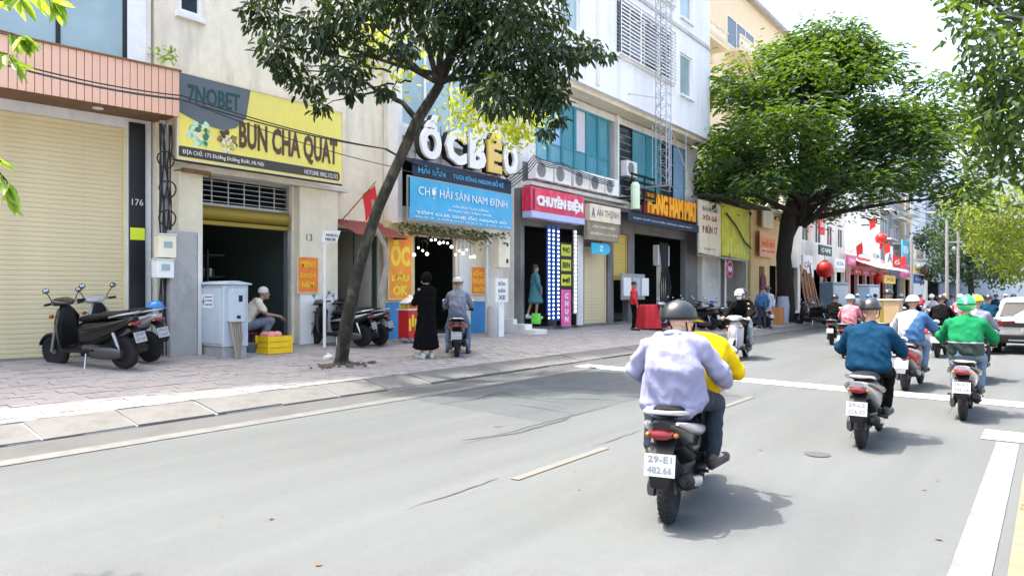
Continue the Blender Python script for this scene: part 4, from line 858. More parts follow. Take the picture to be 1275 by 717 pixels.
for (px0, px1, a_, b_, D_, mk, tx_, lab) in ((1021, 1027, 262, 292, 11.9, 'red', 'LẨU', 'tall red vertical banner high above the dark green menu board'), (1040, 1052, 322, 334, 12.2, 'white', 'SỮA', 'white shop board just right of the big red lantern'), (1056, 1066, 318, 330, 12.2, 'pink', 'TRÀ', 'pink shop board before the blank white wall'), (1070, 1084, 322, 332, 12.2, 'red', 'PHỞ', 'red shop board under the blank white wall'), (1086, 1096, 312, 326, 12.0, 'white', 'KEM', 'small white board left of the hanging red lantern'), (1104, 1112, 306, 336, 11.6, 'white', 'A', 'tall white vertical board right of the hanging red lantern'), (1113, 1121, 318, 334, 11.5, 'red', 'Ố', 'small red board left of the pink far sign'), (1124, 1132, 300, 322, 11.3, 'banner_blue', 'B', 'blue vertical board high above the pink far sign'), (1140, 1150, 312, 326, 10.8, 'cream_sign', 'SỐ', 'cream board above the yellow far sign'), (1152, 1160, 330, 346, 10.5, 'maroon', 'X', 'dark maroon board right of the blue far sign'), (1000, 1012, 318, 340, 11.9, 'white', 'CÂY', 'white board behind the hoses right of big trunk')):
    sgn(lab, px0, px1, a_, b_, D_, M[mk], tx_, M['slate'] if mk in ('white', 'cream_sign') else M['white'])
# red lanterns and flags
def lantern(label, px, py, D, r_):
    s_, z_ = fs(px, D), fz(px, py, D); t = thing('lantern', label, 'lantern', (-D, s_, z_ - r_))
    MB().lathe((-D, s_, z_ - r_ * .95), (0, 0, 1), [(0, .01), (0, r_ * .45), (r_ * .3, r_ * .85), (r_ * .9, r_), (r_ * 1.5, r_ * .85), (r_ * 1.85, r_ * .45), (r_ * 1.86, .01)], 20).build('shade', M['lantern'], t, True)
    MB().lathe((-D, s_, z_ + r_ * .915), (0, 0, 1), [(0, .01), (0, r_ * .35), (.08, r_ * .35), (.08, .01)], 14).build('cap', M['brass'], t)
    MB().cyl((-D, s_, z_ - r_ * .96), (-D, s_, z_ - r_ * 1.9), r_ * .18, r_ * .3, 10).build('tassel', M['lantern'], t); MB().cyl((-D, s_, z_ + r_), (-D, s_, z_ + r_ * 2.4), .015, n=5).build('cord', M['cable'], t)
lantern('big glowing red lantern hanging right of the big tree trunk', 1027, 335, 10.8, .5)
lantern('red lantern hanging high before the blank white wall', 1097, 297, 11.0, .45)
lantern('small red lantern left of the yellow far shop sign', 1094, 346, 11.2, .38)
def flag(label, p0, p1, w_, h_, grp=None):
    t = thing('flag', label, 'flag', p0, group=grp); p0, p1 = Vector(p0), Vector(p1); MB().cyl(p0, p1, .018, .014, 8).build('pole', M['brass'], t)
    d = (p1 - p0).normalized(); mb = MB(); n = 8; rows = []
    for j in range(n + 1):
        row = []
        for i in range(n + 1):
            q = p1 - d * (.05 + w_ * i / n); sag = h_ * j / n; row.append((q.x + .05 * math.sin(i * .8 + j * .3), q.y + .03 * math.sin(i * .6 + j * .2) + (j / n) * .05, q.z - sag * (1 - .15 * i / n)))
        rows.append(row)
    for j in range(n):
        for i in range(n): mb.quad(rows[j][i], rows[j][i + 1], rows[j + 1][i + 1], rows[j + 1][i])
    mb.build('cloth', M['red'], t, True); return t
flag('red flag drooping from a slanting pole above the little tin awning', (-13.7, fs(425, 13.7), 3.35), (-13.0, fs(466, 13.0) + .05, 4.3), .42, .72)
for k_, (pxa, pya, s0_) in enumerate(((1090, 268, 62), (1108, 300, 66), (1074, 300, 58), (1128, 316, 70))):
    D_ = Dat(pxa, s0_) ; zz_ = CAMH + (HY - pya) * (s0_ * CS + D_ * SN) / FPX
    flag(('highest', 'rightmost but one', 'leftmost', 'rightmost')[k_] + ' of four small red flags over the far red shops', (-D_ - .9, s0_, zz_ - .9), (-D_, s0_, zz_), .6, .9)
flag('small red flag high on the pale row right of the big trunk', (-12.7, fs(1018, 12.7), 6.0), (-12.0, fs(1026, 12), 8.2), 1.0, 1.5)
# wires
def wire(label, pts, r_=.014, sag=.15, grp='overhead wires'):
    P = []
    for a, b in zip(pts, pts[1:]):
        a, b = Vector(a), Vector(b)
        for k in range(12): t_ = k / 12; q = a.lerp(b, t_); q.z -= sag * 4 * t_ * (1 - t_); P.append(q)
    P.append(Vector(pts[-1])); o = MB().tube(P, r_, 5).build('cable', M['cable']); tag(o, label, 'cable', grp); return o
W0 = [(-12.6, fs(0, 12.6), fz(0, 68, 12.6)), (-12.6, fs(225, 12.6), fz(225, 122, 12.6))]
for k, (py0, py1, py2) in enumerate(((72, 123, 157), (70, 120, 150), (78, 127, 164))):
    wire(('middle', 'highest', 'lowest')[k] + ' of the three thin wires crossing copper canopy and yellow sign', [(-12.75 + .1 * k, fs(-60, 12.7), fz(-60, py0 - 12, 12.7)), (-12.75 + .1 * k, fs(225, 12.7), fz(225, py1, 12.7)), (-12.75 + .1 * k, fs(480, 12.7), fz(480, py2 + 28 + 8 * k, 12.7)), (-12.6, fs(560, 12.6), fz(560, 215, 12.6)), (-12.4, fs(650, 12.4), fz(650, 215, 12.4))], .016 - .003 * k, .1, 'wires over the yellow sign')
for k in range(4):
    wire('black cable in the tangled bundle above the red shop sign', [(-12.5, fs(632, 12.5), fz(632, 224 + 4 * k, 12.5)), (-12.6 + .04 * k, fs(668, 12.5), fz(668, 193 + 3 * k, 12.5)), (-12.5, fs(700, 12.5), fz(700, 203 + 2 * k, 12.5)), (-12.5, fs(765, 12.5), fz(765, 226 + 2 * k, 12.5))], .016, .08, 'cables in the bundle beside the snail letters')
for k in range(5):
    wire('thin overhead wire running across the far end of street', [(-11, 58, 8.5 + .45 * k), (-9.5, 88, 8.3 + .5 * k), (6, 100, 9.2 + .4 * k)], .025, .5, 'overhead wires at the far end')
def lamp(label, px, pyt, s_, D, two=False):
    zt = CAMH + (HY - pyt) * (s_ * CS + D * SN) / FPX; t = thing('street_pole', label, 'pole', (-D, s_, 0)); MB().cyl((-D, s_, 0), (-D, s_, zt), .14, .09, 10).build('shaft', M['pole_grey'], t)
    MB().box(-D - .05, -D + 1.1, s_ - .05, s_ + .05, zt - 1.7, zt - 1.6).build('cross_arm', M['grey_metal'], t); MB().sph((-D + .5, s_ - .15, zt - 2.2), (.14, .14, .2), 10, 8).build('lamp_head', M['pole_grey'], t, True)
lamp('left of two pale concrete poles against the far dark tree', 1179, 276, 66, Dat(1179, 66)); lamp('right of two pale concrete poles against the far dark tree', 1193, 283, 72, Dat(1193, 72))
lamp('slim pole standing beside the far yellow and blue boards', 1135, 297, 62, Dat(1135, 62))
po = MB().cyl((-Dat(1153, 45), 45, 0), (-Dat(1153, 45), 45, 2.3), .07, n=8).build('post', M['white_paint']); tag(po, 'short white post standing in the road beyond the cardboard box', 'post')
# blue-grey cabinets beyond the plaid rider
for (px0, px1, pyt, lab) in ((1037, 1057, 352, 'nearer blue grey steel cabinet right of the tree with the red lantern'), (1082, 1095, 355, 'farther blue grey steel cabinet beyond the plaid rider')):
    D_ = 9.6; s0, s1 = fs(px0, D_), fs(px1, D_); zt = fz(px0, pyt, D_); t = thing('steel_cabinet', lab, 'cabinet', (-D_, s0, .17))
    MB().box(-D_ - .7, -D_, s0, s1, .16, zt).build('case', mat('blue_grey', (.14, .22, .30), .5), t, bevel=.02); MB().box(-D_ + .001, -D_ + .012, s0 + .15, s1 - .15, .5, zt - .15).build('door', M['light_blue'], t)
    MB().box(-D_ - .72, -D_ + .02, s0 - .02, s1 + .02, zt + .002, zt + .05).build('lid', M['light_blue'], t)
# ------------------------------------------------------------------ trees
npr = np.random.default_rng(11)
LF_T = np.array([0, .25, .7, 1, .7, .25]); LF_S = np.array([0, .46, .40, 0, -.40, -.46]); LF_N = np.array([0, .10, .02, -.12, .02, .10])
def leaf_arrays(P, d, n, Ls, Ws):
    d = d / np.linalg.norm(d, axis=1, keepdims=True); s = np.cross(d, n); s /= np.maximum(np.linalg.norm(s, axis=1, keepdims=True), 1e-6); n = np.cross(s, d)
    V = P[:, None, :] + d[:, None, :] * (LF_T[None, :, None] * Ls[:, None, None]) + s[:, None, :] * (LF_S[None, :, None] * Ws[:, None, None]) + n[:, None, :] * (LF_N[None, :, None] * Ls[:, None, None])
    return V.reshape(-1, 3), d, n
def leaf_mesh(name, P, d, n, Ls, Ws, m):
    V, _, _ = leaf_arrays(P, d, n, Ls, Ws); N = len(P); me = bpy.data.meshes.new(name)
    me.vertices.add(N * 6); me.vertices.foreach_set('co', V.astype(np.float32).ravel())
    idx = (np.arange(N)[:, None] * 6 + np.array([[0, 1, 2, 3, 0, 3, 4, 5]])).ravel()
    me.loops.add(N * 8); me.loops.foreach_set('vertex_index', idx.astype(np.int32)); me.polygons.add(N * 2); me.polygons.foreach_set('loop_start', (np.arange(N * 2) * 4).astype(np.int32))
    me.materials.append(m); me.update(calc_edges=True); return me
def leafobj(name, P, d, n, Ls, Ws, m, parent, kind=None):
    o = bpy.data.objects.new(name, leaf_mesh(name, P, d, n, Ls, Ws, m)); COL.objects.link(o); put(o, parent)
    if kind: o['kind'] = kind
    return o
def bez(a, b, bend, n=9, wob=.0):
    a, b = Vector(a), Vector(b); c = a.lerp(b, .5) + Vector(bend); out = []
    for i in range(n):
        t = i / (n - 1); p = a * (1 - t) ** 2 + c * (2 * t * (1 - t)) + b * t ** 2
        if 0 < i < n - 1: p += Vector((rng.gauss(0, wob), rng.gauss(0, wob), rng.gauss(0, wob)))
        out.append(p)
    return out
bark = mat('bark', (.022, .019, .014), .95, var=.4, scale=9, bump=1., bscale=22, stain=(.12, .115, .075), samt=.75, sscale=6)
bark2 = mat('bark_dark', (.014, .012, .010), .95, var=.3, scale=6, bump=1., bscale=14)
bark3 = mat('bark_pale', (.33, .30, .25), .9, var=.2, scale=8, bump=.5, bscale=25)
def rough_trunk(pts, rad, m, name, parent, n=14, amt=.12, sc=3.):
    mb = MB().tube(pts, rad, n); v = []
    pts = [Vector(p) for p in pts]
    for p in mb.v:
        p = Vector(p); c = min(pts, key=lambda q: (q - p).length); w = noise.noise(p * sc) * amt; v.append(tuple(p + (p - c) * w))
    mb.v = v; return mb.build(name, m, parent, True)
def camray(px, py, Z):
    X = K(px) * Z; return Vector((-(Z * SN - X * CS), X * SN + Z * CS, CAMH + (HY - py) * Z / FPX))

# leaning street tree in front of the noodle shop
bx, by, bz = GP(426, 453)
T1 = thing('street_tree', 'leaning street tree with dark drooping leaves before the noodle shop', 'tree', (bx, by, bz))
f0 = camray(520, 150, 13.1); f1 = camray(572, 62, 13.2)
tp_ = [Vector((bx, by, bz - .1)), Vector((bx, by, bz + .12)), camray(432, 400, 13.02), camray(447, 330, 13.04), camray(470, 260, 13.06), camray(497, 200, 13.08), f0, camray(548, 105, 13.15)]
rough_trunk(tp_, [.21, .135, .112, .108, .104, .10, .095, .085], bark, 'trunk', T1, 16, .25, 4)
fk = tp_[-1]
limbs = [(fk, camray(455, 70, 12.6), .06), (fk, camray(390, 60, 12.2), .05), (fk, camray(600, 10, 13.2), .08), (fk, camray(650, -60, 13.6), .07), (f0, camray(430, 105, 13.4), .06), (fk, camray(560, -120, 13.0), .07), (fk, camray(700, 60, 13.0), .05), (fk, camray(500, -60, 12.2), .06), (fk, camray(640, 110, 14.2), .045)]
for a, b, r_ in limbs: MB().tube(bez(a, b, (rng.gauss(0, .15), rng.gauss(0, .15), .35), 10, .03), [r_ * (1 - .085 * i) for i in range(10)], 8).build('limb', bark, T1, True)
outline = [(330, 20, 30), (345, 60, 28), (395, 40, 36), (360, 85, 20), (440, 15, 40), (385, 108, 22), (398, 136, 10), (350, 92, 10), (430, 90, 28), (455, 60, 22), (500, 5, 40), (560, -10, 50), (610, 20, 55), (640, 60, 52), (600, 85, 38), (660, 20, 50), (690, 75, 34), (660, 115, 38), (620, 118, 34), (715, 60, 22), (735, 62, 16), (755, 70, 10), (690, 120, 22), (695, 150, 10), (680, 165, 10), (540, 40, 25), (500, 60, 22), (470, -40, 60), (560, -80, 70), (650, -60, 65), (400, -50, 55), (340, -30, 35), (520, -140, 70), (620, -140, 60), (590, 30, 40), (480, 112, 12), (440, 118, 10)]
PP, DD = [], []
for (px, py, r_) in outline:
    dz = rng.uniform(-1.1, 1.1) if r_ > 15 else rng.uniform(-.5, .5); Z = 12.7 + dz; c = camray(px, py, Z); rm = r_ / FPX * Z
    MB().tube(bez(fk.lerp(c, .55) + Vector((0, 0, .1)), c, (0, 0, .12), 6, .02), [.022, .02, .016, .012, .009, .006], 5).build('twig', bark, T1)
    k = int(300 * (r_ / 36) ** 2.1) + 16
    q = npr.normal(0, 1, (k, 3)); q /= np.linalg.norm(q, axis=1, keepdims=True); q *= (npr.random((k, 1)) ** .45) * rm * np.array([[1.05, 1.05, .85]])
    PP.append(np.array(c)[None] + q); DD.append(q)
P = np.vstack(PP); Dv = np.vstack(DD); Nn = len(P)
d = Dv / np.maximum(np.linalg.norm(Dv, axis=1, keepdims=True), .05) * .55 + npr.normal(0, .45, (Nn, 3)); d[:, 2] -= .75
nn = npr.normal(0, .5, (Nn, 3)); nn[:, 2] += .75; nn[:, 0] += .35
lm1 = leafmat('street_leaf', (.007, .020, .009), (.018, .045, .014), .14, (.14, .22, .015))
Ls = npr.uniform(.12, .20, Nn); Ws = Ls * npr.uniform(.34, .46, Nn)
order = np.argsort(P[:, 0] ** 2 * 0 + np.abs(P @ np.array([-SN, CS, 0])))       # nearest to the camera first
_, du, nu = leaf_arrays(P, d, nn, Ls, Ws)
lme = leaf_mesh('leaf', np.zeros((1, 3)), np.array([[1., 0, 0]]), np.array([[0, 0, 1.]]), np.array([1.]), np.array([.4]), lm1)
for i in order[:300]:
    o = bpy.data.objects.new('leaf', lme); COL.objects.link(o); o.parent = T1
    x_, z_ = Vector(du[i]), Vector(nu[i]); y_ = z_.cross(x_); m_ = Matrix((x_, y_, z_)).transposed() * float(Ls[i])
    M4 = m_.to_4x4(); M4.translation = Vector(P[i]) - T1.location; o.matrix_local = M4
r_ = order[300:]; leafobj('foliage', P[r_], d[r_], nn[r_], Ls[r_], Ws[r_], lm1, T1, 'stuff')
# inner and rear foliage near the wall, sunlight put into its yellow leaf colour
q = []
for (px, py, rr, k) in ((450, 50, 45, 260), (500, 85, 30, 90), (580, 135, 34, 240), (625, 140, 40, 320), (660, 150, 26, 150), (540, 60, 25, 90), (470, 20, 40, 160), (640, 165, 18, 70)):
    c = np.array(camray(px, py, 14.4)); w_ = npr.normal(0, .5, (k, 3)) * rr / FPX * 14.4; q.append(c[None] + w_)
P = np.vstack(q); Nn = len(P); d = npr.normal(0, .6, (Nn, 3)); d[:, 2] -= .5; nn = npr.normal(0, .5, (Nn, 3)); nn[:, 2] += .6; Ls = npr.uniform(.10, .17, Nn)
leafobj('sunlit_foliage', P, d, nn, Ls, Ls * .45, leafmat('sunlit_leaf', (.24, .32, .015), (.40, .48, .03), .55, (.75, .80, .05)), T1, 'stuff')
# pale bent stem by the restaurant corner
ps = thing('bare_tree', 'thin pale bent stem leaning at the left corner of the snail restaurant', 'tree', (*GP(479, 428)[:2], .3))
g0 = Vector(GP(479, 430)); rough_trunk([g0 - Vector((0, 0, .1)), g0 + Vector((0, -.06, .7)), g0 + Vector((0, -.12, 1.3)), g0 + Vector((.02, .06, 1.9)), g0 + Vector((.0, .0, 2.35)), g0 + Vector((0, -.28, 2.75)), g0 + Vector((0, -.38, 3.4))], [.1, .085, .08, .075, .06, .05, .03], bark3, 'trunk', ps, 10, .2)

# big umbrella tree
bx, by = -10.4, fs(978, 10.4)
T2 = thing('umbrella_tree', 'huge layered dark green umbrella tree with thick black trunk beside motorbikes', 'tree', (bx, by, .2))
rough_trunk([(bx, by, .1), (bx, by, .5), (bx, by, 1.8), (bx - .05, by - .1, 3.4), (bx + .1, by + .2, 5.2), (bx + .5, by + .5, 7)], [.72, .46, .38, .35, .33, .28], bark2, 'trunk', T2, 22, .4, 1.6)
rough_trunk([(bx, by + .1, 4.2), (bx + .3, by + .9, 5.2), (bx + 1.2, by + 2.6, 6.6), (bx + 3, by + 4, 8)], [.26, .22, .18, .12], bark2, 'limb', T2, 12, .25, 2)
cen = Vector((-9.2, 36.9, 10.4)); pads = []
pr = random.Random(5)
spec2 = []
for k in range(135):
    for _ in range(40):
        a = pr.uniform(0, 6.283); q = math.sqrt(pr.random()); h = pr.random()
        rmax = 7.6 * math.sqrt(max(.05, 1 - (h * 1.02) ** 2.2)); r_ = q * rmax
        z_ = 6.5 + h * 7.5
        if r_ < rmax * .45 and h < .55: continue
        c = Vector((cen.x + math.cos(a) * r_ * .86, cen.y + math.sin(a) * r_, z_ - .12 * max(0, r_ - 4)))
        break
    spec2.append((c, pr.uniform(.75, 1.75)))
top = Vector((bx + .7, by + .4, 6.4))
for c, r_ in spec2[:34]: MB().tube(bez(top + Vector((0, 0, pr.uniform(-1.6, .6))), c, (0, 0, pr.uniform(-.5, .8)), 8, .06), [.17, .15, .125, .1, .08, .06, .045, .03], 6).build('limb', bark2, T2, True)
def pad_leaves(spec, per, Lr, wr, flat=.2, tilt=.3, droop=.15, frond=True):
    PP, DD, NN = [], [], []
    for c, r_ in spec:
        k = int(per * r_ * r_); a = npr.uniform(0, 6.283, k); q = np.sqrt(npr.random(k)) * r_
        tl = npr.normal(0, .12, 2)
        p = np.stack([np.cos(a) * q, np.sin(a) * q, npr.normal(0, flat * .5, k) * r_ - (q / r_) ** 2 * r_ * droop], 1); p[:, 2] += p[:, 0] * tl[0] + p[:, 1] * tl[1]
        PP.append(p + np.array(c)[None]); ang = a + npr.normal(0, .7, k); DD.append(np.stack([np.cos(ang), np.sin(ang), npr.normal(-.15, .25, k)], 1))
        n_ = npr.normal(0, tilt, (k, 3)); n_[:, 2] += 1; NN.append(n_)
    P = np.vstack(PP); N = len(P); return P, np.vstack(DD), np.vstack(NN), npr.uniform(*Lr, N), npr.uniform(*wr, N)
P, d, nn, Ls, Ws = pad_leaves(spec2, 170, (.22, .42), (.09, .16), .5, .5)
leafobj('crown', P, d, nn, Ls, Ws, leafmat('umbrella_leaf', (.003, .021, .011), (.008, .046, .014), .17, (.26, .46, .02)), T2, 'stuff')
# hanging roots and cables at its foot
for k in range(9):
    a = k * .16; ox = -.35 + .12 * (k % 3)
    o = MB().tube([(bx + .9 + ox, by + .55 + a, 3.0 - .2 * k % 1), (bx + 1.05 + ox, by + .6 + a, 1.6), (bx + 1.2 + ox, by + .75 + a * 1.1, .7), (bx + 1.45 + ox, by + 1.1 + a * 1.5, .28), (bx + 1.3 + ox, by + 1.9 + a, .24)], .045, 6).build('corrugated_hose', mat('hose', (.42, .21, .13), .6)); tag(o, 'orange brown hose curling down to the pavement beside the big trunk', 'hose', 'hoses beside the big trunk')

# right-hand street trees that hang over the road
def hang_tree(label, bx, by, h, spec, lm, per, Lr, wr, drp=.5):
    t = thing('roadside_tree', label, 'tree', (bx, by, .13))
    pts = [(bx, by, .05), (bx, by, .5), (bx - .1, by, h * .3), (bx - .3, by + .1, h * .6), (bx - .6, by, h * .85)]
    rough_trunk(pts, [.4, .28, .24, .2, .12], bark, 'trunk', t, 12, .2)
    for c, r_ in spec[::2]: MB().tube(bez(pts[3], c, (0, 0, .8), 8, .06), [.1, .09, .075, .06, .05, .04, .03, .015], 6).build('limb', bark, t, True)
    PP, DD, NN = [], [], []
    for c, r_ in spec:
        k = int(per * r_ * r_); v = npr.normal(0, 1, (k, 3)); v /= np.linalg.norm(v, axis=1, keepdims=True); v *= (npr.random((k, 1)) ** .4) * r_ * np.array([[1, 1, .75]])
        st = np.abs(npr.normal(0, .35, k)); v[:, 2] -= st; PP.append(v + np.array(c)[None]); dd_ = npr.normal(0, .5, (k, 3)); dd_[:, 2] -= drp; DD.append(dd_); n_ = npr.normal(0, .6, (k, 3)); n_[:, 2] += .6; NN.append(n_)
    P = np.vstack(PP); N = len(P); leafobj('crown', P, np.vstack(DD), np.vstack(NN), npr.uniform(*Lr, N), npr.uniform(*wr, N), lm, t, 'stuff')
lmR = leafmat('roadside_leaf', (.006, .028, .012), (.018, .060, .014), .24, (.28, .42, .025))
sp = [(camray(px, py, Z), r_) for px, py, Z, r_ in ((1250, 60, 12, .75), (1215, 20, 12, .4), (1265, 130, 12, .8), (1235, 150, 13, .6), (1280, 190, 12.5, .5), (1245, 185, 13, .35), (1215, 185, 13.5, .32), (1222, 95, 12.5, .4), (1190, -5, 12.5, .3), (1300, 90, 12, 1.), (1310, 20, 13, 1.1), (1340, 150, 13, .9), (1260, -40, 13, .9), (1200, -40, 13, .6), (1380, 0, 13, 1.2), (1365, 120, 13, 1.2), (1228, 128, 12.4, .35))]
hang_tree('tall tree whose bright hanging foliage fills the top right corner', 2.1, 15.6, 7, sp, lmR, 600, (.13, .24), (.06, .10), .25)
lmY = leafmat('lit_leaf', (.05, .10, .012), (.14, .19, .02), .38, (.42, .5, .04))
sp = [(camray(px, py, Z), r_) for px, py, Z, r_ in ((1250, 260, 34, 1.5), (1225, 275, 36, 1.2), (1268, 290, 34, 1.4), (1240, 310, 36, 1.2), (1285, 240, 34, 2), (1210, 262, 38, 1.), (1260, 325, 36, .9), (1300, 300, 34, 2.2), (1215, 296, 38, .9), (1278, 330, 35, 1.))]
hang_tree('sunlit yellow green tree above the white car on the right', 2.6, 41, 8, sp, lmY, 150, (.18, .34), (.08, .14), .4)
sp = [(camray(px, py, Z), r_) for px, py, Z, r_ in ((1200, 240, 60, 2.2), (1225, 238, 62, 2), (1185, 250, 60, 1.4))]
hang_tree('pale lime treetop above the far dark tree', 0.5, 70, 10, sp, lmY, 60, (.3, .5), (.15, .22), .3)
lmD = leafmat('far_dark_leaf', (.018, .05, .026), (.035, .085, .04), .25, (.15, .26, .05))
def Pd(px, py, s_):
    D = Dat(px, s_); Z = s_ * CS + D * SN; return Vector((-D, s_, CAMH + (HY - py) * Z / FPX))
sp = [(Pd(px, py, 84 + rng.uniform(-2, 3)), r_) for px, py, r_ in ((1160, 300, 1.9), (1180, 275, 2.), (1205, 270, 2.2), (1228, 278, 2), (1170, 325, 1.7), (1195, 300, 2.5), (1220, 305, 2.4), (1240, 300, 2), (1150, 290, 1.2), (1185, 335, 1.9), (1210, 335, 1.9), (1235, 330, 1.8), (1255, 320, 2.4), (1265, 290, 2.4), (1158, 340, 1.), (1245, 345, 1.2))]
hang_tree('dense dark blue green tree at the far end of street', -6.4, 85, 8, sp, lmD, 95, (.3, .5), (.14, .24), .3)
lmM = leafmat('bush_leaf', (.13, .19, .02), (.30, .36, .04), .45, (.6, .66, .07))
sp = [(Vector((-15.5 + rng.uniform(-1, 1), 39 + k * .9, 6.9 + rng.uniform(-.4, 1))), rng.uniform(.6, 1.0)) for k in range(6)]
hang_tree('yellow green bush leaning over the low shop roof behind hoardings', -16.2, 41, 6.6, sp, lmM, 140, (.12, .22), (.06, .1), .3)
# foreground branch at the left edge, leaves one by one
FBR = thing('tree_branch', 'bright green leafy branch ends hanging in at the left edge', 'branch', camray(-60, 60, 4.2))
lmF = leafmat('branch_leaf', (.06, .15, .02), (.16, .28, .03), .5, (.45, .62, .05))
fme = leaf_mesh('leaf', np.zeros((1, 3)), np.array([[1., 0, 0]]), np.array([[0, 0, 1.]]), np.array([1.]), np.array([.36]), lmF)
def fol(pts, n, Lr, spread):
    pts = [camray(*p) for p in pts]; pth = []
    for a, b in zip(pts, pts[1:]): pth += [a.lerp(b, k / 6) for k in range(6)]
    MB().tube(pth + [pts[-1]], [.011 - .0009 * min(9, i * .6) for i in range(len(pth) + 1)], 6).build('twig', bark, FBR)
    for k in range(n):
        p = pth[int(rng.random() ** .7 * (len(pth) - 1))]; t = (pts[-1] - pts[0]).normalized()
        x_ = (t * .6 + Vector((rng.gauss(0, spread), rng.gauss(0, spread), rng.gauss(-.55, .35)))).normalized(); up = Vector((rng.gauss(0, .5), rng.gauss(0, .5), 1)); y_ = up.cross(x_).normalized(); z_ = x_.cross(y_)
        o = bpy.data.objects.new('leaf', fme); COL.objects.link(o); o.parent = FBR; M4 = (Matrix((x_, y_, z_)).transposed() * rng.uniform(*Lr)).to_4x4(); M4.translation = p - FBR.location; o.matrix_local = M4
fol([(-60, -20, 4.2), (0, 0, 4.1), (50, -5, 4.), (82, 10, 4.)], 34, (.09, .15), .5); fol([(-60, 30, 4.2), (-10, 35, 4.1), (25, 45, 4.), (40, 52, 4.)], 26, (.09, .14), .5)
fol([(-70, 55, 4.2), (-20, 60, 4.1), (10, 68, 4.05), (20, 85, 4.)], 22, (.10, .15), .45); fol([(-60, 190, 4.2), (-10, 205, 4.1), (8, 225, 4.05), (14, 245, 4.)], 18, (.12, .17), .35); fol([(-60, 195, 4.2), (-20, 198, 4.1), (2, 200, 4.05)], 10, (.1, .14), .4)
# potted and wall plants
def pot_plant(label, x, y, z, h, n, pot=True, m=None):
    t = thing('potted_plant', label, 'plant', (x, y, z))
    if pot: MB().lathe((x, y, z), (0, 0, 1), [(0, .01), (0, .11), (.24, .16), (.26, .17), (.26, .14), (.2, .01)], 14).build('pot', M['rust'], t)
    P = np.array([[x, y, z + .2]]) + npr.normal(0, 1, (n, 3)) * np.array([[.14, .14, h * .3]]) + np.array([[0, 0, h * .5]]); dd_ = npr.normal(0, .7, (n, 3)); n_ = npr.normal(0, .5, (n, 3)); n_[:, 2] += .7; L_ = npr.uniform(.1, .2, n)
    leafobj('foliage', P, dd_, n_, L_, L_ * .35, m or lmF, t, 'stuff')
pot_plant('small weed sprouting on wall above the copper canopy', -13.7, fs(208, 13.7), 5.85, .25, 30, False)
# ------------------------------------------------------------------ scooters (local frame: +Y forward, wheels at y = -.63 and .65, rim radius .25)
mm('tyre', (.008, .008, .009), .85, bump=.3); mm('rim', (.22, .22, .23), .4, metal=.7); mm('seat', (.005, .005, .006), .6, spec=.3); mm('plastic', (.007, .0072, .008), .5, spec=.3); mm('engine', (.09, .092, .095), .45, metal=.7, var=.2)
mm('p_black', (.004, .0042, .005), .25, coat=.3, var=.03); mm('p_white', (.36, .36, .37), .22, coat=.5, var=.03); mm('p_red', (.42, .02, .02), .22, coat=.5, var=.03); mm('p_silver', (.40, .41, .43), .3, metal=.5, var=.03); mm('p_blue', (.02, .06, .22), .22, coat=.5, var=.03); mm('p_brown', (.12, .10, .08), .25, coat=.5)
mm('tail', (.16, .003, .006), .18, coat=.4); mm('amber', (.35, .10, .015), .2); mm('lens', (.75, .78, .8), .1, spec=.9); mm('plate', (.36, .36, .355), .45); mm('chrome', (.7, .71, .73), .18, metal=.95); mm('mirror_glass', (.5, .55, .6), .05, metal=.95)
def sec(y, zc, w, h, p=2.6, n=18, x=0.):
    out = []
    for i in range(n):
        a = 2 * math.pi * i / n; c, s_ = math.cos(a), math.sin(a)
        out.append((x + math.copysign(abs(c) ** (2 / p), c) * w / 2, y, zc + math.copysign(abs(s_) ** (2 / p), s_) * h / 2))
    return out
def secz(z, yc, w, l, p=2.6, n=18, bow=0.):
    out = []
    for i in range(n):
        a = 2 * math.pi * i / n; c, s_ = math.cos(a), math.sin(a); x_ = math.copysign(abs(c) ** (2 / p), c) * w / 2
        out.append((x_, yc + math.copysign(abs(s_) ** (2 / p), s_) * l / 2 - bow * (x_ / (w / 2)) ** 2, z))
    return out
def wheel_mb(c, wd):
    ty = MB().lathe(Vector(c) - Vector((wd / 2, 0, 0)), (1, 0, 0), [(.012, .165), (0, .185), (wd * .08, .218), (wd * .25, .242), (wd * .5, .25), (wd * .75, .242), (wd * .92, .218), (wd, .185), (wd - .012, .165)], 32)
    for k in range(32):
        a = 2 * math.pi * k / 32; M_ = Matrix.Rotation(a, 3, 'X')
        for sgn_ in (-1, 1): ty.obox(Vector(c) + M_ @ Vector((sgn_ * wd * .2, .2425, 0)), (wd * .3, .012, .016), M_ @ Matrix.Rotation(.5 * sgn_, 3, 'Y'))
    rm = MB().lathe(Vector(c) - Vector((wd * .34, 0, 0)), (1, 0, 0), [(0, .15), (0, .172), (wd * .1, .168), (wd * .58, .168), (wd * .68, .172), (wd * .68, .15), (wd * .5, .148), (wd * .18, .148), (0, .15)], 28)
    rm.lathe(Vector(c) - Vector((wd * .45, 0, 0)), (1, 0, 0), [(0, .01), (0, .045), (wd * .9, .045), (wd * .9, .01)], 14)
    for k in range(5):
        a = 2 * math.pi * k / 5; d = Vector((0, math.cos(a), math.sin(a))); e = Vector((0, math.cos(a + .18), math.sin(a + .18))); rm.tube([Vector(c) + d * .03, Vector(c) + e * .155], [.024, .015], 6)
    return ty, rm
FWHEEL, RWHEEL = (0, .65, .25), (0, -.63, .25)
SPEC = []     # (name, parent index or None, mesh, slot)
def sp_(name, mb, slot, par=None, smooth=True):
    SPEC.append((name, par, mb.mesh(name, M[{'A': 'p_black', 'B': 'plastic', 'C': 'p_black', 'D': 'steel'}.get(slot, slot)], smooth), slot)); return len(SPEC) - 1
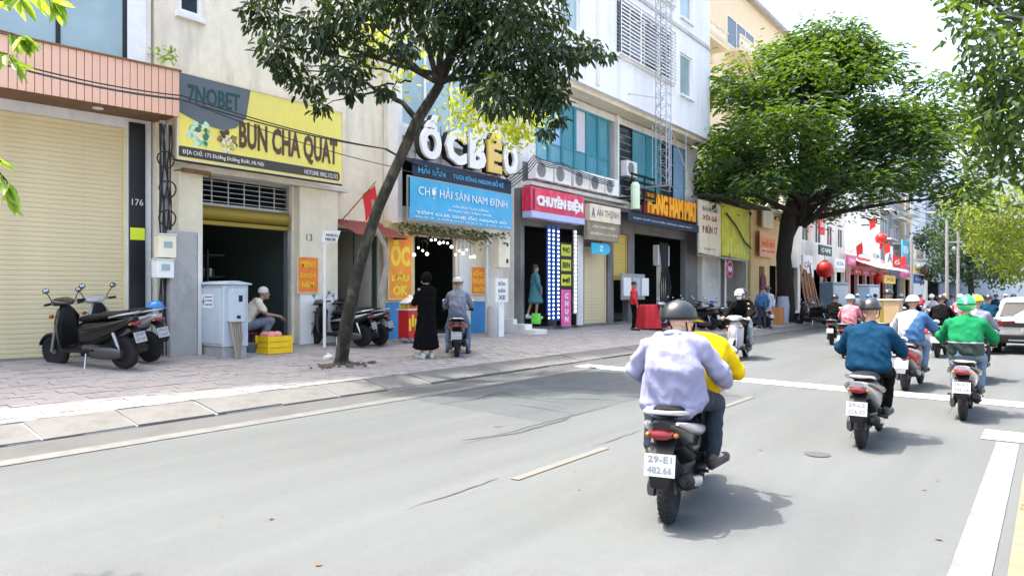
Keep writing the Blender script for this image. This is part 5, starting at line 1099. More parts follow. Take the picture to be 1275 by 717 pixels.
ty, rm = wheel_mb(FWHEEL, .085); i_ = sp_('wheel', rm, 'rim'); sp_('tyre', ty, 'tyre', i_); sp_('brake_disc', MB().lathe((.05, .65, .25), (1, 0, 0), [(0, .06), (0, .105), (.005, .105), (.005, .06)], 20), 'steel', i_)
ty, rm = wheel_mb(RWHEEL, .105); i_ = sp_('wheel', rm, 'rim'); sp_('tyre', ty, 'tyre', i_)
fd = MB()
for w_, r0, r1 in ((.12, .275, .285),):
    fd.loft([[(-w_ / 2, .65 + math.cos(a) * r0 * .97, .25 + math.sin(a) * r0 * .97), (-w_ / 2 * .7, .65 + math.cos(a) * r1, .25 + math.sin(a) * r1), (w_ / 2 * .7, .65 + math.cos(a) * r1, .25 + math.sin(a) * r1), (w_ / 2, .65 + math.cos(a) * r0 * .97, .25 + math.sin(a) * r0 * .97), (w_ / 2 * .9, .65 + math.cos(a) * (r0 - .03), .25 + math.sin(a) * (r0 - .03)), (-w_ / 2 * .9, .65 + math.cos(a) * (r0 - .03), .25 + math.sin(a) * (r0 - .03))] for a in [R(20 + 11 * k) for k in range(13)]])
sp_('front_fender', fd, 'A')
fk_ = MB()
for sx_ in (-.07, .07): fk_.tube([(sx_, .65, .25), (sx_, .55, .55), (sx_ * .9, .51, .68)], [.02, .024, .026], 8)
sp_('fork', fk_, 'steel')
sp_('leg_shield', MB().loft([secz(.27, .42, .26, .07, bow=.05), secz(.38, .465, .36, .08, bow=.10), secz(.52, .49, .38, .085, bow=.12), secz(.66, .475, .39, .085, bow=.12), secz(.78, .445, .38, .085, bow=.12), secz(.88, .415, .27, .08, bow=.06), secz(.95, .395, .16, .06, bow=.02)]), 'A')
sp_('front_panel', MB().loft([secz(.44, .53, .06, .03), secz(.54, .555, .17, .04, bow=.04), secz(.68, .548, .23, .05, bow=.06), secz(.80, .512, .20, .05, bow=.05), secz(.90, .47, .10, .03)]), 'A')
sp_('inner_shield', MB().loft([secz(.34, .40, .30, .04), secz(.6, .37, .32, .06), secz(.85, .35, .26, .06), secz(.94, .36, .14, .05)]), 'B')
sp_('floorboard', MB().loft([sec(-.16, .29, .30, .09), sec(.0, .28, .33, .07), sec(.25, .275, .35, .06), sec(.42, .29, .30, .07)]), 'B')
hb = MB().tube([(-.33, .36, 1.0), (-.2, .40, 1.0), (0, .42, .98), (.2, .40, 1.0), (.33, .36, 1.0)], .013, 8); h_ = sp_('handlebar', hb, 'steel')
sp_('handlebar_cover', MB().loft([sec(.28, .985, .14, .05), sec(.36, 1.0, .34, .09), sec(.43, 1.01, .38, .13), sec(.49, 1.0, .26, .12), sec(.53, .985, .14, .08)]), 'A')
sp_('headlight', MB().loft([sec(.49, 1.0, .21, .095), sec(.53, .99, .17, .08), sec(.552, .985, .09, .05)]), 'lens')
for sx_ in (-1, 1):
    sp_('grip', MB().tube([(sx_ * .23, .395, 1.0), (sx_ * .35, .355, 1.0)], .019, 8), 'B', h_)
    sp_('brake_lever', MB().tube([(sx_ * .21, .43, .995), (sx_ * .26, .43, .99), (sx_ * .36, .40, .985)], .007, 5), 'steel', h_)
    q = sp_('mirror', MB().tube([(sx_ * .20, .39, 1.02), (sx_ * .24, .38, 1.10), (sx_ * .30, .36, 1.17)], .007, 6), 'B')
    sp_('mirror_head', MB().sph((sx_ * .315, .352, 1.205), (.062, .018, .042), 14, 8), 'B', q); sp_('mirror_glass', MB().sph((sx_ * .315, .343, 1.205), (.053, .012, .034), 14, 8), 'mirror_glass', q)
    sp_('front_indicator', MB().sph((sx_ * .155, .485, .80), (.05, .02, .028), 10, 6), 'amber')
sp_('rear_body', MB().loft([sec(.10, .52, .20, .34), sec(.02, .53, .25, .38), sec(-.15, .56, .30, .36), sec(-.35, .60, .33, .30), sec(-.55, .645, .32, .23), sec(-.72, .69, .27, .16), sec(-.85, .735, .19, .10), sec(-.90, .75, .13, .06)]), 'A')
sp_('under_cover', MB().loft([sec(.06, .40, .17, .22), sec(-.15, .43, .21, .22), sec(-.38, .50, .23, .18), sec(-.6, .58, .2, .1)]), 'B')
for sx_ in (-1, 1): sp_('side_trim', MB().tube([(sx_ * .13, .06, .60), (sx_ * .16, -.2, .63), (sx_ * .172, -.42, .66), (sx_ * .15, -.66, .715), (sx_ * .10, -.84, .765)], [.014, .036, .045, .034, .012], 10), 'C')
st = [sec(.10, .735, .12, .05), sec(.03, .755, .20, .09), sec(-.12, .77, .25, .11), sec(-.28, .78, .27, .11), sec(-.36, .80, .28, .12), sec(-.52, .815, .27, .11), sec(-.66, .82, .23, .09), sec(-.74, .825, .14, .05)]
sp_('seat', MB().loft(st), 'seat')
gr_ = MB().tube([(-.13, -.55, .79), (-.145, -.70, .82), (-.125, -.86, .845), (-.06, -.92, .85), (.06, -.92, .85), (.125, -.86, .845), (.145, -.70, .82), (.13, -.55, .79)], .016, 8); sp_('grab_rail', gr_, 'D')
sp_('tail_light', MB().loft([sec(-.80, .69, .16, .08), sec(-.885, .692, .165, .075), sec(-.925, .69, .14, .06), sec(-.935, .688, .09, .03)]), 'tail')
for sx_ in (-1, 1): sp_('rear_indicator', MB().sph((sx_ * .098, -.88, .688), (.020, .03, .018), 10, 6), 'amber')
mg = MB().loft([[(-w, y, z) , (w, y, z), (w, y - .012, z - .012), (-w, y - .012, z - .012)] for y, z, w in ((-.80, .66, .09), (-.88, .60, .085), (-.93, .50, .08), (-.955, .40, .07), (-.945, .34, .06))]); sp_('rear_mudguard', mg, 'B')
pl_ = MB().obox((0, -.955, .49), (.215, .004, .155), Matrix.Rotation(R(-14), 3, 'X')); p_ = sp_('number_plate', pl_, 'plate', None, False); PLATE_I = p_
sp_('engine', MB().loft([sec(.02, .30, .20, .17, x=-.02), sec(-.15, .30, .24, .20, x=-.02), sec(-.3, .28, .20, .18, x=-.05)]), 'engine')
cv = MB().loft([sec(-.16, .27, .07, .17, x=-.13), sec(-.35, .26, .085, .19, x=-.135), sec(-.58, .255, .08, .18, x=-.13), sec(-.70, .255, .05, .11, x=-.125)]); sp_('drive_cover', cv, 'engine')
mf = MB().tube([(.10, -.12, .24), (.13, -.28, .22), (.145, -.38, .25), (.15, -.46, .28), (.155, -.82, .36), (.155, -.86, .37)], [.018, .02, .024, .055, .062, .04], 14); mf.cyl((.155, -.86, .37), (.155, -.89, .376), .022, n=10); m__ = sp_('exhaust', mf, 'plastic'); sp_('heat_shield', MB().loft([sec(-.50, .30, .03, .07, x=.205), sec(-.66, .335, .035, .085, x=.21), sec(-.80, .365, .03, .07, x=.21)]), 'D', m__)
for sx_ in (-.115,): sp_('shock_absorber', MB().tube([(sx_, -.66, .32), (sx_, -.56, .60)], .014, 8).tube([(sx_, -.645, .36), (sx_, -.575, .56)], .026, 10), 'D')
sp_('swing_arm', MB().tube([(.08, -.2, .27), (.075, -.63, .25)], .022, 8), 'engine')
sp_('kickstand', MB().tube([(-.12, -.05, .24), (-.22, -.10, .02)], .012, 6), 'steel')
for sx_ in (-1, 1): sp_('footpeg', MB().tube([(sx_ * .13, -.22, .31), (sx_ * .22, -.24, .31)], .014, 6), 'B')
PLM = {}
def scooter(label, x, y, z, rz, A='p_black', B='plastic', C=None, D='steel', plate=None, lean=0., group=None, name='motor_scooter', scale=1., tail='tail'):
    t = thing(name, label, 'scooter', (x, y, z), rz, group, ry=lean); t.scale = (scale,) * 3; objs = []
    for nme, par, me, slot in SPEC:
        k = {'A': A, 'B': B, 'C': C or A, 'D': D, 'tail': tail}.get(slot, None)
        o = inst(me, nme, objs[par] if par is not None else t, M[k] if k else None); objs.append(o)
    if plate:
        a_, b_ = plate; Mx = Matrix.Rotation(R(-14), 3, 'X'); ax = (Vector((1, 0, 0)), Mx @ Vector((0, 0, 1)))
        for st_, zz in ((a_, .018), (b_, -.055)):
            key = st_ + str(zz); po = Vector((0, -.955, .49)) + Mx @ Vector((-.085, -.0028, zz)); text(st_, po, .17, .046, M['slate'], objs[PLATE_I], ax, .0015, local=True, bold=.02)
    return t
# ------------------------------------------------------------------ people
mm('skin', (.36, .20, .13), .55, var=.06); mm('skin_pale', (.58, .38, .28), .55, var=.06); mm('hair', (.015, .012, .011), .5); mm('jeans', (.012, .021, .036), .85, var=.15, scale=14, bump=.3); mm('black_cloth', (.0035, .0035, .004), .95, spec=.12, var=.2, bump=.2); mm('lavender', (.22, .232, .345), .95, spec=.15, var=.04, bump=.15)
mm('yellow_cloth', (.50, .36, .003), .95, spec=.15, var=.05); mm('navy_jacket', (.002, .030, .068), .95, spec=.15, var=.12); mm('green_jacket', (.006, .15, .055), .95, spec=.15, var=.08); mm('dark_green', (.003, .016, .01), .6); mm('white_cloth', (.34, .37, .42), .95, spec=.15, var=.05); mm('sky_cloth', (.015, .075, .19), .7); mm('grey_cloth', (.15, .17, .22), .75); mm('plaid', (.52, .16, .20), .8, var=.5, scale=30); mm('denim_light', (.10, .16, .24), .85, var=.15); mm('red_cloth', (.50, .02, .03), .75); mm('teal_cloth', (.04, .15, .18), .8); mm('white_shoe', (.6, .6, .58), .6); mm('dark_shoe', (.02, .02, .022), .5)
mm('h_grey', (.010, .015, .017), .35, coat=.15, var=.2, scale=3); mm('h_white', (.42, .42, .41), .25, coat=.4); mm('h_green', (.02, .36, .13), .25, coat=.4); mm('h_black', (.015, .015, .018), .25, coat=.4); mm('h_yellow', (.75, .58, .02), .3); mm('h_blue', (.02, .16, .42), .25, coat=.4); mm('h_sky', (.35, .58, .75), .3); mm('eye', (.7, .7, .68), .2); mm('dark_eye', (.01, .008, .007), .1); mm('mask', (.62, .66, .70), .8)
def remesh(mb, name, m, vox, sm=3, wr=0., wf=9., scl=1.):
    me = mb.mesh(name, m); o = bpy.data.objects.new(name, me); COL.objects.link(o); r_ = o.modifiers.new('r', 'REMESH'); r_.mode = 'VOXEL'; r_.voxel_size = vox; r_.use_smooth_shade = True
    if sm: s_ = o.modifiers.new('s', 'SMOOTH'); s_.factor = .5; s_.iterations = sm
    dg = bpy.context.evaluated_depsgraph_get(); out = bpy.data.meshes.new_from_object(o.evaluated_get(dg)); bpy.data.objects.remove(o); bpy.data.meshes.remove(me); out.name = name
    if not out.materials: out.materials.append(m)
    if wr:
        n = len(out.vertices); co = np.empty(n * 3); out.vertices.foreach_get('co', co); co = co.reshape(-1, 3); nr = np.array([v.normal[:] for v in out.vertices])
        ds = np.array([.5 * noise.noise((p[0] * wf, p[1] * wf, p[2] * wf * .6 + 3)) + .75 * (1 - 2.4 * abs(noise.noise((p[0] * wf * .9 + p[2] * 5, p[1] * wf * .9, p[2] * wf * .45 - p[0] * 4)))) + .3 * (1 - 2.4 * abs(noise.noise((p[0] * wf * 2, p[1] * wf * 2 + 7, p[2] * wf * 1.2)))) for p in co]); co += nr * (ds * wr)[:, None]; out.vertices.foreach_set('co', co.ravel()); out.update()
    out.polygons.foreach_set('use_smooth', [True] * len(out.polygons)); return out
def shell(t, me, cond, m, name, off=.006):
    """a patch of cloth sewn on a garment: the faces of the mesh that meet cond, lifted off it"""
    use = [p for p in me.polygons if cond(p.center)]; ids = {}; mb = MB()
    for p in use:
        for v in p.vertices:
            if v not in ids: ids[v] = len(ids); w = me.vertices[v]; mb.v.append(tuple(w.co + w.normal * off))
        mb.f.append(tuple(ids[v] for v in p.vertices))
    return mb.build(name, M[m], t, True, local=True)
def ell(mb, secs, n=14):       # loft of horizontal-ish ellipses: (centre, rx, ry, axis)
    rings = []
    for i, (c, rx, ry) in enumerate(secs):
        a = Vector(secs[max(i - 1, 0)][0]); b = Vector(secs[min(i + 1, len(secs) - 1)][0]); d = (b - a).normalized(); x_ = Vector((1, 0, 0)); y_ = d.cross(x_).normalized()
        rings.append([Vector(c) + x_ * (math.cos(2 * math.pi * k / n) * rx) + y_ * (math.sin(2 * math.pi * k / n) * ry) for k in range(n)])
    mb.loft(rings); mb.sph(secs[0][0], (secs[0][1] * .97, secs[0][2] * .97, .06), n, 6); mb.sph(secs[-1][0], (secs[-1][1] * .9, secs[-1][2] * .9, .04), n, 6); return mb
def both(p): return Vector(p), Vector((-p[0], p[1], p[2]))
SIT = dict(pelvis=(0, -.17, .90), waist=(0, -.18, 1.05), chest=(0, -.11, 1.25), neck=(0, -.06, 1.41), head=(0, -.02, 1.55), sh=(.185, -.09, 1.325), el=(.27, .06, 1.11), wr=(.30, .30, 1.03), hand=(.02, .35, -.12), hip=(.09, -.15, .88), kn=(.17, .26, .80), an=(.15, .16, .38), toe=(.17, .36, .31))
PIL = dict(pelvis=(0, -.50, .93), waist=(0, -.51, 1.08), chest=(0, -.45, 1.28), neck=(0, -.40, 1.43), head=(0, -.36, 1.57), sh=(.185, -.43, 1.345), el=(.28, -.30, 1.13), wr=(.22, -.06, 1.02), hand=(-.2, .3, -.1), hip=(.10, -.47, .90), kn=(.23, -.06, .78), an=(.22, -.24, .40), toe=(.25, -.02, .34))
STAND = dict(pelvis=(0, 0, .93), waist=(0, .0, 1.08), chest=(0, .01, 1.28), neck=(0, .0, 1.44), head=(0, .02, 1.57), sh=(.175, 0, 1.35), el=(.23, .0, 1.12), wr=(.24, .10, .90), hand=(0, .1, -.35), hip=(.09, 0, .9), kn=(.10, .03, .50), an=(.10, -.01, .09), toe=(.12, .14, .04))
PC = {}
def hand_mb(mb, wr, hd, side):
    """palm, four unequal bent fingers and a thumb leaving the side of the palm"""
    w = Vector(wr); d = Vector(hd).normalized(); up = Vector((0, 0, 1)); s_ = d.cross(up).normalized(); u = s_.cross(d).normalized(); inn = -side
    mb.caps(w, w + d * .03, .026, .030, 8)
    for k in range(4): mb.caps(w + d * .02 + s_ * (k - 1.5) * .012, w + d * .085 + s_ * (k - 1.5) * .020, .016, .013, 7)
    for k, ln in enumerate((.030, .036, .033, .026)):
        b = w + d * .088 + s_ * (k - 1.5) * .021; k1 = b + d * ln - u * .008; k2 = k1 + d * ln * .35 - u * ln * .8; k3 = k2 - d * ln * .35 - u * ln * .55
        mb.caps(b, k1, .0092, .0088, 6); mb.caps(k1, k2, .0088, .008, 6); mb.caps(k2, k3, .008, .007, 6)
    tb = w + d * .03 + s_ * inn * .028; t1 = tb + d * .03 + s_ * inn * .026 - u * .012; t2 = t1 + d * .03 - u * .018; mb.caps(tb, t1, .013, .011, 6); mb.caps(t1, t2, .011, .009, 6)
def person(label, x, y, z, rz, pose, top, bottom, shoe='dark_shoe', helmet=None, hk='half', key=None, skin='skin', hair=True, mask=False, fine=False, group=None, yaw=0., female=False, jk=0., skirt=None, sleeve=True, hem=None, detail=True, extra=None, bulk=1., scale=1.):
    t = thing('person', label, 'person', (x, y, z), rz, group); t.scale = (scale,) * 3; P = {k: Vector(v) for k, v in pose.items()}; out = {}
    key = key or str(sorted((k, tuple(v)) for k, v in pose.items())) + f'{female}{jk}{skirt}{sleeve}{fine}{bulk}{hem}'
    lim = lambda k, s_: P[k + ('L' if s_ < 0 else 'R')] if k + ('L' if s_ < 0 else 'R') in P else Vector((P[k].x * s_, P[k].y, P[k].z))
    def armpts(s_): return [lim(k, s_) for k in ('sh', 'el', 'wr')]
    def legpts(s_): return [lim(k, s_) for k in ('hip', 'kn', 'an', 'toe')]
    hd = P['head']; Rz = Matrix.Rotation(yaw, 3, 'Z')
    if key not in PC:
        b = MB(); pv, ws, ch, nk = P['pelvis'], P['waist'], P['chest'], P['neck']
        ell(b, [(pv, .14, .09), (ws, .12, .08), (ch, .145, .09), (nk - Vector((0, 0, .05)), .09, .06)]); b.caps(nk - Vector((0, .01, .05)), hd - Vector((0, .02, .06)), .055, .05, 12)
        b.sph(hd + Vector((0, 0, .03)), (.074, .093, .10), 18, 12); hl = lambda p: hd + Rz @ Vector(p)
        b.sph(hl((0, .03, -.035)), (.058, .066, .078), 14, 10); b.caps(hl((0, .088, .015)), hl((0, .104, -.02)), .009, .014, 8); b.caps(hl((-.02, .083, -.062)), hl((.02, .083, -.062)), .011, .011, 6); b.sph(hl((0, .072, -.098)), (.022, .02, .018), 8, 6); b.caps(hl((-.035, .078, .032)), hl((.035, .078, .032)), .012, .012, 6)
        for s_ in (-1, 1):
            b.sph(hl((s_ * .074, -.005, -.01)), (.012, .02, .033), 8, 6); a = armpts(s_)
            b.caps(a[0], a[1], .046, .037, 10); b.caps(a[1], a[2], .037, .025, 10); hv = lim('hand', s_) if 'handL' in P else Vector((P['hand'].x * s_, P['hand'].y, P['hand'].z)); hand_mb(b, a[2], hv, s_)
            l = legpts(s_); b.caps(l[0], l[1], .075, .05, 10); b.caps(l[1], l[2], .05, .034, 10); b.caps(l[2], l[3], .034, .028, 8)
        out['body'] = remesh(b, 'body', M[skin], .0065 if fine else .009, 1)
        g_ = MB(); wx = .185 * bulk
        top_ = [] if hem is None else [(Vector((pv.x, pv.y - .02, hem)), wx + .035, .13)]
        ell(g_, top_ + [(pv - (ws - pv).normalized() * (.02 + jk * .5), wx + jk * .35, .125 + jk * .2), (ws, wx - (.02 if female else .0) + jk * .1, .115 + jk * .1), (ch, wx + .005, .125), (nk - (nk - ch) * .42, .155 * bulk, .105), (nk - (nk - ch) * .05, .085, .075)])
        for s_ in (-1, 1):
            a = armpts(s_); g_.caps(Vector((a[0].x * .5, a[0].y, a[0].z + .022)), Vector((a[0].x * .92, a[0].y, a[0].z - .012)), .066, .062 * bulk, 12)
            if sleeve: g_.caps(a[0] - Vector((a[0].x * .06, 0, .015)), a[1], .064 * bulk, .060 * bulk, 12); g_.caps(a[1], a[2].lerp(a[1], .06), .064 * bulk, .046, 12)
            else: g_.caps(a[0], a[0].lerp(a[1], .6), .075, .068, 12)
        out['top'] = remesh(g_, 'jacket' if sleeve else 'shirt', M[top], .012 if fine else .018, 2 if fine else 3, .024 if fine else .018, 7 if fine else 8)
        g_ = MB()
        if skirt: ell(g_, [(P['an'] * 0 + Vector((0, pv.y + .02, skirt)), .27, .23), (Vector((0, pv.y + .01, (skirt + pv.z) / 2)), .22, .19), (pv, .18, .14), (ws, .15, .11)])
        else:
            ell(g_, [(pv - Vector((0, 0, .05)), .165, .125), (ws, .15, .11)])
            for s_ in (-1, 1): l = legpts(s_); g_.caps(l[0], l[1], .098, .072, 12); g_.caps(l[1], l[2].lerp(l[1], .08), .070, .056, 12)
        out['bottom'] = remesh(g_, 'skirt' if skirt else 'trousers', M[bottom], .015, 2, .010, 12)
        sh_ = []
        for s_ in (-1, 1):
            l = legpts(s_); q = MB(); d = (l[3] - l[2]); d2 = Vector((d.x, d.y, 0)).normalized(); f_ = l[3] + d2 * .05; heel = Vector((l[2].x, l[2].y, l[3].z)) - d2 * .045
            q.caps(heel + Vector((0, 0, .0)), l[3], .040, .045, 10); q.caps(l[3], f_, .044, .034, 10); q.caps(heel + Vector((0, 0, .03)), l[2] + Vector((0, 0, .0)), .042, .042, 10); q.caps(heel - Vector((0, 0, .022)), f_ - Vector((0, 0, .018)), .034, .03, 8); sh_.append(remesh(q, 'shoe', M[shoe], .012, 2))
        out['shoe'] = sh_; PC[key] = out
    out = PC[key]; bo = inst(out['body'], 'body', t, M[skin]); inst(out['top'], 'jacket' if sleeve else 'shirt', t, M[top]); inst(out['bottom'], 'skirt' if skirt else 'trousers', t, M[bottom])
    for q in out['shoe']: inst(q, 'shoe', t, M[shoe])
    R3 = Rz.to_4x4(); R3.translation = hd
    def hp(mb, nme, m_, par=t): return mb.xf(R3).build(nme, M[m_] if isinstance(m_, str) else m_, par, True, local=True)
    if detail:
        for s_ in (-1, 1): e = hp(MB().sph((s_ * .03, .083, .012), (.014, .009, .010), 10, 6), 'eye', 'eye'); hp(MB().sph((s_ * .03, .0905, .012), (.006, .003, .006), 8, 6), 'iris', 'dark_eye', e)
    if hair: hp(MB().sph((0, -.012, .045), (.086, .102, .10), 18, 10, -.25), 'hair', hair if isinstance(hair, str) else 'hair'); 
    if female and hair: hp(MB().loft([[(math.cos(6.283 * k / 12) * w_, -.075 + math.sin(6.283 * k / 12) * d_, z_) for k in range(12)] for z_, w_, d_ in ((.06, .075, .04), (-.06, .08, .045), (-.16, .075, .035), (-.24, .05, .02))]), 'hair', hair if isinstance(hair, str) else 'hair')
    if mask: hp(MB().sph((0, .045, -.055), (.064, .062, .062), 14, 8), 'face_mask', 'mask')
    if helmet:
        hh = hp(MB().sph((0, -.005, .035), (.122, .142, .130), 24, 14, -.12 if hk == 'half' else -.75), 'helmet', helmet)
        hp(MB().sph((0, -.005, .033), (.125, .145, .05), 24, 6, -.35, .1), 'rim', 'plastic', hh)
        if hk == 'half': hp(MB().prism([(.10, -.0), (.165, -.03), (.165, -.042), (.10, -.02)], lambda u, v, w_: ((w_ - .5) * .17, u, v + .04)), 'peak', helmet, hh); hp(MB().tube([(-.1, .0, .0), (-.085, .02, -.08), (0, .035, -.118), (.085, .02, -.08), (.1, .0, .0)], .006, 6), 'strap', 'black_cloth', hh)
        if hk == 'full': hp(MB().sph((0, .02, .01), (.116, .132, .06), 20, 8), 'visor', 'dark_glass', hh)
        hp(MB().lathe((0, -.005, .155), (0, 0, 1), [(0, .03), (.012, .022), (.014, .001)], 12), 'vent', 'plastic', hh)
    if extra: extra(t, P, hp)
    return t
# ------------------------------------------------------------------ riders, parked scooters, people, car
def hp_lift(t): pass
# near scooter: driver in yellow, passenger in lavender jacket
sx0, sy0 = -2.26, 5.18; yaw0 = R(13)
scooter('black and white scooter nearest the camera carrying lavender and yellow riders', sx0, sy0, 0, yaw0, 'p_black', 'plastic', 'p_white', 'p_white', ('29-E1', '482.66'), scale=.95)
yel = dict(SIT, pelvis=(.06, -.10, .90), waist=(.09, -.08, 1.04), chest=(.12, .02, 1.20), neck=(.06, .10, 1.33), head=(-.05, .14, 1.43), shR=(.28, .04, 1.27), shL=(-.08, .05, 1.28), elR=(.38, .16, 1.05), elL=(-.2, .2, 1.1), wrR=(.32, .30, 1.03), wrL=(-.30, .30, 1.03), handR=(0, .3, -.1), handL=(0, .3, -.1))
person('driver in bright yellow jacket hidden behind the lavender passenger', sx0, sy0, 0, yaw0, yel, 'yellow_cloth', 'jeans', helmet='h_grey', hair=False, bulk=1.08, scale=.95)
def lav_extra(t, P, hp):
    MB().tube([(-.085, -.44, 1.335), (-.05, -.485, 1.35), (0, -.50, 1.355), (.05, -.485, 1.35), (.085, -.44, 1.335)], [.018, .024, .026, .024, .018], 8).build('collar', M['lavender'], t, True, local=True)
pil = dict(PIL, pelvis=(0, -.50, .97), waist=(0, -.53, 1.10), chest=(0, -.48, 1.20), neck=(.01, -.43, 1.34), head=(.02, -.35, 1.435), sh=(.19, -.46, 1.27), elR=(.31, -.36, 1.08), elL=(-.30, -.40, 1.07), wrR=(.33, -.12, .96), wrL=(-.27, -.10, .94), handR=(-.2, .3, -.1), handL=(.2, .3, -.1), kn=(.24, -.06, .80), an=(.24, -.16, .42), toe=(.29, .04, .36))
person('passenger in loose lavender jacket and grey helmet on the nearest scooter', sx0, sy0, 0, yaw0, pil, 'lavender', 'jeans', 'dark_shoe', 'h_grey', fine=True, hem=.80, skin='skin_pale', hair=True, yaw=R(-50), jk=.14, extra=lav_extra, bulk=1.02, female=False, scale=.97)
# blue jacket
x, y = G(1070, 557); y += .58
scooter('dark silver scooter of the rider in navy blue jacket', x, y, 0, R(2), 'p_silver', 'plastic', 'p_brown', 'chrome', ('29-L5', '316.20'), scale=.9)
person('rider in navy blue jacket and black helmet on the dark scooter', x, y, 0, R(2), dict(SIT, sh=(.21, -.09, 1.32), el=(.33, .02, 1.10), wr=(.32, .28, 1.03), pelvis=(0, -.2, .92), head=(0, .0, 1.56)), 'navy_jacket', 'black_cloth', helmet='h_black', bulk=1.25, jk=.05, key='blue', scale=.9)
# green jacket
x, y = G(1198, 523); y += .58
scooter('white and black scooter of the rider in bright green jacket', x, y, 0, R(1), 'p_white', 'plastic', 'p_black', 'chrome', ('29-X7', '705.18'), scale=.9)
def gr_extra(t, P, hp):
    shell(t, PC['green']['top'], lambda c: .87 < c.z < 1.03 and abs(c.x) < .27, 'dark_green', 'hem_band')
    shell(t, PC['green']['top'], lambda c: 1.03 < c.z < 1.045 and abs(c.x) < .27, 'white_cloth', 'reflective_strip')
    hp(MB().box(-.02, .02, -.149, -.13, .03, .11), 'white_mark', 'white_cloth')
person('rider in bright green jacket and green helmet on the white scooter', x, y, 0, R(1), dict(SIT, el=(.32, .04, 1.11), sh=(.20, -.09, 1.325)), 'green_jacket', 'denim_light', helmet='h_green', hk='full', bulk=1.12, key='green', extra=gr_extra, scale=.92)
# white and sky-blue shirt on a red scooter
x, y = G(1130, 486); y += .58
scooter('bright red scooter between the navy and the green riders', x, y, 0, R(-3), 'p_red', 'p_white', 'p_white', 'chrome', None, scale=.92)
def wb_extra(t, P, hp):
    shell(t, PC['green']['top'], lambda c: c.x > .0 + (c.z - 1.15) * .5 and abs(c.x) < .5 and c.z > .86, 'sky_cloth', 'blue_half', .007)
person('rider in white shirt with blue half and white helmet on the red scooter', x, y, 0, R(-3), dict(SIT, el=(.32, .04, 1.11), sh=(.20, -.09, 1.325)), 'white_cloth', 'denim_light', helmet='h_white', extra=wb_extra, bulk=1.12, key='green', scale=.92)
# oncoming scooter
x, y = G(909, 449); y += .62
scooter('white fronted scooter coming towards the camera past the pavement', x, y, 0, R(186), 'p_white', 'p_black', 'p_black', 'steel')
person('rider in black jacket with pale mask on the oncoming white scooter', x, y, 0, R(186), SIT, 'black_cloth', 'black_cloth', helmet='h_white', mask=True)
person('passenger in pale trousers behind the black jacketed oncoming rider', x, y, 0, R(186), PIL, 'black_cloth', 'white_cloth', helmet='h_black', mask=True)
# plaid rider, cardboard carrier, and the riders beyond
y = 19.5; x = -Dat(1059, y)
scooter('black scooter of the rider in pink plaid shirt', x, y, 0, R(0), 'p_black'); person('rider in pink plaid shirt and sky blue helmet beyond the navy rider', x, y, 0, 0, SIT, 'plaid', 'jeans', helmet='h_sky', scale=.92)
y = 20.5; x = -Dat(1106, y)
scooter('brown scooter carrying a big cardboard box', x, y, 0, 0, 'p_brown'); person('rider hidden in front of the big cardboard box', x, y, 0, 0, dict(SIT), 'grey_cloth', 'jeans', helmet='h_black')
cb_ = thing('cardboard_box', 'large brown cardboard box with pale lid strapped behind rider', 'box', (x, y - .62, .86))
cbm = mat('cardboard', (.42, .30, .16), .85); MB().box(x - .38, x + .38, y - .9, y - .36, .86, 1.42).build('box', cbm, cb_); MB().box(x - .40, x + .40, y - .92, y - .34, 1.421, 1.45).build('lid', M['cream_sign'], cb_); MB().box(x - .04, x + .04, y - .905, y - .9005, .87, 1.415).build('tape', M['brass'], cb_)
FAR = [(1040, 24, 'black_cloth', 'h_black', 'rider all in black beside the blue grey cabinets', 'p_black', 0), (1172, 21, 'black_cloth', 'h_black', 'rider in black seen between the white helmet and the green rider', 'p_black', 0), (1216, 15.5, 'grey_cloth', 'h_yellow', 'rider with yellow helmet just ahead of the green rider', 'p_black', 0), (1231, 23, 'navy_jacket', 'h_black', 'dark jacketed rider just left of the white car', 'p_blue', 0),
       (1160, 33, 'white_cloth', 'h_white', 'far rider in white left of the two pale poles', 'p_white', 180), (1186, 36, 'grey_cloth', 'h_black', 'far rider in grey at foot of the pale poles', 'p_black', 0), (1205, 40, 'black_cloth', 'h_white', 'far rider in black with white helmet above the green rider', 'p_red', 0), (1222, 34, 'teal_cloth', 'h_black', 'far rider in dark teal above the white car', 'p_black', 0), (1122, 36, 'grey_cloth', 'h_white', 'far rider in grey beyond the cardboard box', 'p_blue', 0), (1090, 40, 'navy_jacket', 'h_black', 'far rider in navy near the shops with white awning', 'p_black', 0), (1146, 46, 'red_cloth', 'h_black', 'far rider in red by the short white post', 'p_white', 0), (1240, 42, 'navy_jacket', 'h_black', 'farthest dark rider just above the white car roof', 'p_black', 0), (1252, 50, 'black_cloth', 'h_white', 'farthest rider in black and white above the car', 'p_silver', 0), (1082, 30, 'grey_cloth', 'h_blue', 'far rider in grey with blue helmet left of cardboard box', 'p_black', 0), (1134, 29, 'black_cloth', 'h_black', 'far rider in black right of the cardboard box', 'p_silver', 0), (1196, 29, 'plaid', 'h_white', 'far rider in red check shirt behind green helmet', 'p_black', 0), (1212, 55, 'white_cloth', 'h_black', 'farthest rider in white under far dark tree', 'p_black', 0), (1176, 50, 'navy_jacket', 'h_yellow', 'farthest rider in navy with yellow helmet by pale poles', 'p_black', 180), (1262, 36, 'black_cloth', 'h_black', 'far rider in black partly behind the white car', 'p_black', 0), (1068, 46, 'white_cloth', 'h_sky', 'far rider in white near the farther cabinet', 'p_red', 0)]
for px, y, tp, hm, lab, A, rz in FAR:
    x = -Dat(px, y); scooter('scooter under the ' + lab, x, y, 0, R(rz + rng.uniform(-4, 4)), A, group='scooters in the far traffic', scale=.92); person(lab, x, y, 0, R(rz), SIT, tp, 'jeans', helmet=hm, detail=False, group='riders in the far traffic', scale=.92)
